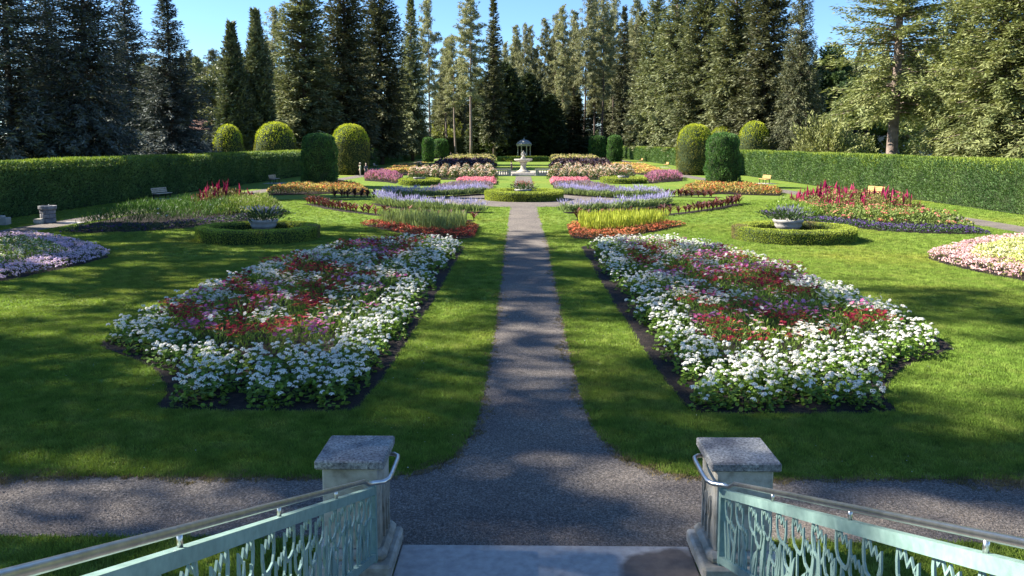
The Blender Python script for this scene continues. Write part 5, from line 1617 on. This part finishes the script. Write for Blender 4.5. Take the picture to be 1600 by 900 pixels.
# ------------------------------------------------------------------ people
def person(x, y, rz, label, top, legs, hair, skin=(.50, .33, .25), pose=0, sleeves=True, z=0, hat=None, h=1.70, bare_legs=False):
    t = empty('person', (x, y, z), rz, label, 'person')
    sw = .12 if pose == 1 else .0
    V = [(0, 0, .98), (0, .01, 1.12), (0, 0, 1.32), (0, .01, 1.46), (0, 0, 1.54), (0, -.02, 1.63), (0, -.02, 1.71)]
    E = [(0, 1), (1, 2), (2, 3), (3, 4), (4, 5), (5, 6)]
    Rr = [(.165, .12), (.145, .11), (.17, .115), (.085, .075), (.055, .055), (.082, .095), (.07, .085)]
    def chain(start, pts, rs):
        k = start
        for p_, r_ in zip(pts, rs):
            V.append(p_); Rr.append(r_); E.append((k, len(V) - 1)); k = len(V) - 1
        return k
    for s in (-1, 1):
        if pose == 2 and s == 1:             # one hand raised to the face
            pts = [(s * .19, 0, 1.41), (s * .25, -.06, 1.16), (s * .18, -.26, 1.34), (s * .14, -.24, 1.44)]
        else:
            pts = [(s * .19, 0, 1.41), (s * .24, .03 + s * sw * .5, 1.14), (s * .23, -.08 + s * sw, .90), (s * .225, -.10 + s * sw, .83)]
        e = chain(2, pts, [.062, .048, .036, .034])
        hp = np.array(V[e]); dv = hp - np.array(V[e - 1]); dv = dv / np.linalg.norm(dv)
        for q in range(4):
            o_ = np.array([0, (q - 1.5) * .022, 0])
            chain(e, [tuple(hp + o_ + dv * .05), tuple(hp + o_ + dv * (.09 + (.01 if q in (1, 2) else 0)) + np.array([-s * .012, 0, 0]))], [.010, .008])
        chain(e, [tuple(hp + np.array([-s * .01, -.035, 0]) + dv * .02), tuple(hp + np.array([-s * .02, -.05, 0]) + dv * .055)], [.011, .009])
        chain(0, [(s * .09, 0, .90), (s * .10, -.02 - s * sw * .6, .50), (s * .10, .02 - s * sw * 1.6, .09), (s * .11, -.06 - s * sw * 1.6, .045), (s * .115, -.16 - s * sw * 1.6, .035)], [.095, .066, .045, .045, .035])
    me = skin_body('body', V, E, Rr, 1)
    mm = [plain_mat('skin', skin, .6), plain_mat('clothing_top', top, .85), plain_mat('clothing_legs', legs, .85), plain_mat('shoes', (.05, .05, .05), .7)]
    for m_ in mm: me.materials.append(m_)
    for p in me.polygons:
        c = p.center
        if c.z < .075: p.material_index = 3
        elif c.z < .98 and abs(c.x) < .19: p.material_index = 0 if (bare_legs and c.z < .55) else 2
        elif c.z < 1.45 and (c.z > 1.10 or abs(c.x) < .185) and not (pose == 2 and c.y < -.18): p.material_index = 1
        else: p.material_index = 0
    o = mesh_obj('body', me, t)
    hm = plain_mat('hair', hair, .8)
    MB().lathe([(0, 1.83), (.06, 1.82), (.098, 1.77), (.106, 1.70), (.10, 1.64), (.085, 1.62)], 12, (0, .045, 0)).obj('hair', hm, t, smooth=True)
    fm = MB()
    for s in (-1, 1): fm.lathe([(0, .012), (.012, 0), (0, -.012)], 6, (s * .032, -.105, 1.69))
    fm.box((0, -.118, 1.655), (.022, .03, .045)).box((0, -.108, 1.615), (.05, .012, .012))
    fm.obj('face_features', plain_mat('features', (.20, .10, .08), .7), t)
    if hat:
        MB().lathe([(0, 1.87), (.09, 1.86), (.105, 1.78), (.19, 1.76), (.19, 1.75), (.10, 1.755)], 14, (0, .01, 0)).obj('hat', plain_mat('hat', hat, .8), t, smooth=True)
    t.scale = (h / 1.78,) * 3
    return t
person(-21.6, 101.2, RAD(-60), 'person in pale green top and light trousers, one hand raised, left of a companion', (.34, .42, .27), (.36, .32, .26), (.35, .28, .22), pose=2, hat=(.45, .40, .30))
person(-20.5, 99.6, RAD(20), 'person in a dark top and shorts walking beside the one in pale clothes', (.07, .08, .10), (.10, .10, .12), (.40, .33, .26), pose=1, bare_legs=True)
person(-1.85, 112.5, RAD(120), 'person in black standing beside the fountain', (.012, .012, .014), (.012, .012, .014), (.02, .015, .01), pose=0)
person(-22.1, 236, RAD(180), 'person in dark clothes in deep shade far left, the left one of two', (.12, .11, .12), (.05, .05, .06), (.10, .07, .05), pose=0)
person(-20.3, 236.4, RAD(170), 'person in a grey top in deep shade far left, the right one of two', (.24, .22, .23), (.05, .05, .06), (.12, .08, .05), pose=1)

# ================================================================== GRASS AND GRAVEL (uncountable)
def gn_scatter(name, pts, scales, rots, template, mat):
    """points with a tuft or stone instanced on each"""
    me = bpy.data.meshes.new(name)
    n = len(pts)
    me.vertices.add(n)
    me.vertices.foreach_set('co', np.asarray(pts, np.float32).ravel())
    a = me.attributes.new('scl', 'FLOAT_VECTOR', 'POINT'); a.data.foreach_set('vector', np.asarray(scales, np.float32).ravel())
    a = me.attributes.new('rot', 'FLOAT_VECTOR', 'POINT'); a.data.foreach_set('vector', np.asarray(rots, np.float32).ravel())
    o = mesh_obj(name, me)
    o['kind'] = 'stuff'
    ng = bpy.data.node_groups.new(name + '_scatter', 'GeometryNodeTree')
    ng.interface.new_socket('Geometry', in_out='INPUT', socket_type='NodeSocketGeometry')
    ng.interface.new_socket('Geometry', in_out='OUTPUT', socket_type='NodeSocketGeometry')
    gi, go = ng.nodes.new('NodeGroupInput'), ng.nodes.new('NodeGroupOutput')
    ip = ng.nodes.new('GeometryNodeInstanceOnPoints')
    oi = ng.nodes.new('GeometryNodeObjectInfo')
    oi.inputs['Object'].default_value = template
    a1 = ng.nodes.new('GeometryNodeInputNamedAttribute'); a1.data_type = 'FLOAT_VECTOR'; a1.inputs[0].default_value = 'scl'
    a2 = ng.nodes.new('GeometryNodeInputNamedAttribute'); a2.data_type = 'FLOAT_VECTOR'; a2.inputs[0].default_value = 'rot'
    e2r = ng.nodes.new('FunctionNodeEulerToRotation')
    ng.links.new(gi.outputs[0], ip.inputs['Points'])
    ng.links.new(oi.outputs['Geometry'], ip.inputs['Instance'])
    ng.links.new(a1.outputs[0], ip.inputs['Scale'])
    ng.links.new(a2.outputs[0], e2r.inputs[0]); ng.links.new(e2r.outputs[0], ip.inputs['Rotation'])
    ng.links.new(ip.outputs[0], go.inputs[0])
    md = o.modifiers.new('scatter', 'NODES'); md.node_group = ng
    return o

def tuft(name, k, mat, seed, h=.052, w=.0065, spread=.055):
    g = np.random.default_rng(seed)
    V, T = [], []
    for i in range(k):
        a = g.uniform(0, 6.28); r = spread * math.sqrt(g.uniform()); b_ = g.uniform(0, 6.28)
        c = np.array([r * math.cos(a), r * math.sin(a), -.004])
        hh = h * g.uniform(.6, 1.25); ln = g.normal(0, .35, 2) * hh
        u = np.array([math.cos(b_), math.sin(b_), 0]) * w * g.uniform(.7, 1.3)
        n0 = len(V)
        V += [c - u, c + u, c + np.array([ln[0], ln[1], hh])]
        T.append([n0, n0 + 1, n0 + 2])
    me = make_mesh(name, V, T, None, None, [mat])
    return bpy.data.objects.new(name, me)     # used only by the scatter below

BL = [(np.array(p), ) for p in BEDS]
def free_lawn(P, pad=0.0):
    ok = (np.abs(P[:, 0]) < 29.4)
    for poly in PATHS: ok &= ~in_poly(P, poly)
    for poly in BEDS:
        q = np.array(poly)
        lo, hi = q.min(0), q.max(0)
        near = ok & (P[:, 0] > lo[0]) & (P[:, 0] < hi[0]) & (P[:, 1] > lo[1]) & (P[:, 1] < hi[1])
        if near.any():
            idx = np.where(near)[0]
            ok[idx[in_poly(P[idx], poly)]] = False
    for (cx, cy, rx, ry) in RINGS:
        ok &= ((P[:, 0] - cx) / rx) ** 2 + ((P[:, 1] - cy) / ry) ** 2 > 1
    ok &= ~((np.abs(P[:, 0]) < 2.35) & (P[:, 1] < 7.9))
    return ok
zones = [(5.5, 13, 520, 1.0), (13, 19, 340, 1.2), (19, 28, 170, 1.6), (28, 40, 70, 2.1), (40, 58, 22, 2.6)]
PT, SC = [], []
for y0, y1, dens, s_ in zones:
    half = y1 * .72 + 1.5
    n = int((y1 - y0) * 2 * half * dens)
    P = np.column_stack([rng.uniform(-half, half, n), rng.uniform(y0, y1, n)])
    P = P[np.abs(P[:, 0]) < P[:, 1] * .70 + 1.2]
    P = P[free_lawn(P)]
    k = s_ * (.8 + .4 * (P[:, 1] - y0) / (y1 - y0))
    PT.append(P); SC.append(np.column_stack([k, k, (.85 + .3 * rng.uniform(size=len(P))) * (1 + .10 * (k - 1))]))
PT = np.vstack(PT); SC = np.vstack(SC)
SC[:, 2] *= 1 + .3 * wob(PT[:, 0], PT[:, 1], 1.5)
gn_scatter('lawn_grass', np.column_stack([PT, np.zeros(len(PT))]), SC, np.column_stack([np.zeros((len(PT), 2)), rng.uniform(0, 6.28, len(PT))]), tuft('grass_tuft', 14, M['grass'], 3), M['grass'])

# dry fringe where lawn meets gravel
edge_line = [(x, y) for x, y in (R_EDGE[1:] + L_EDGE[:-1])]
n = 90000
P = np.column_stack([rng.uniform(-10, 10, n), 8.9 + rng.uniform(0, 1, n) ** 2 * 26])
d = np.minimum(edge_dist(P, R_EDGE[1:], False), edge_dist(P, L_EDGE[:-1], False))
lim = .07 + .22 * np.clip(wob(P[:, 0], P[:, 1], 1.1, 3) + .35, 0, 1)
P = P[d < lim * rng.uniform(.3, 1.3, n)]
gn_scatter('dry_grass_fringe', np.column_stack([P, np.full(len(P), .004)]), np.column_stack([np.full((len(P), 2), 1.0), rng.uniform(.4, .8, len(P))]), np.column_stack([np.zeros((len(P), 2)), rng.uniform(0, 6.28, len(P))]), tuft('dry_tuft', 10, M['straw'], 9), M['straw'])

# loose stones on the gravel
g = np.random.default_rng(4)
sv_ = np.array([(1, 0, 0), (-.9, .1, 0), (.1, .9, 0), (0, -1, 0), (0, 0, .7), (.1, 0, -.5)]) * g.uniform(.8, 1.15, (6, 1))
st_ = [[0, 2, 4], [2, 1, 4], [1, 3, 4], [3, 0, 4], [2, 0, 5], [1, 2, 5], [3, 1, 5], [0, 3, 5]]
pm = grass_mat('gravel_stones', [(.3, (.12, .102, .085)), (.7, (.30, .25, .205))], None, 0.0)
stone = bpy.data.objects.new('pebble', make_mesh('pebble', sv_, st_, None, None, [pm]))
n = 170000
P = np.column_stack([rng.uniform(-8, 8, n), 7.6 + rng.uniform(0, 1, n) ** 2.2 * 14])
P = P[in_poly(P, GRAVEL_POLY)]
s_ = rng.uniform(.004, .010, len(P)) * (1 + .06 * (P[:, 1] - 7.6)) * np.where(rng.uniform(size=len(P)) < .03, 1.8, 1.0)
gn_scatter('loose_gravel', np.column_stack([P, np.full(len(P), .0085)]), np.column_stack([s_, s_ * .8, s_ * .7]), rng.uniform(0, 6.28, (len(P), 3)), stone, pm)

# clover heads and fallen petals in the lawn
n = 1500
P = np.column_stack([rng.uniform(-14, 14, n), rng.uniform(8, 22, n)])
P = P[free_lawn(P) & (wob(P[:, 0], P[:, 1], .7, 5) > .15)]
V, F = inst(DAISY[0], DAISY[1], np.column_stack([P, np.full(len(P), .055)]), rng.uniform(.006, .011, len(P)), rng.uniform(0, 6, len(P)), rng.normal(0, .3, len(P)))
o = mesh_obj('clover_flowers', make_mesh('clover_flowers', V, None, F, np.tile(WHITE * .9, (len(V), 1)), [M['petal']])); o['kind'] = 'stuff'
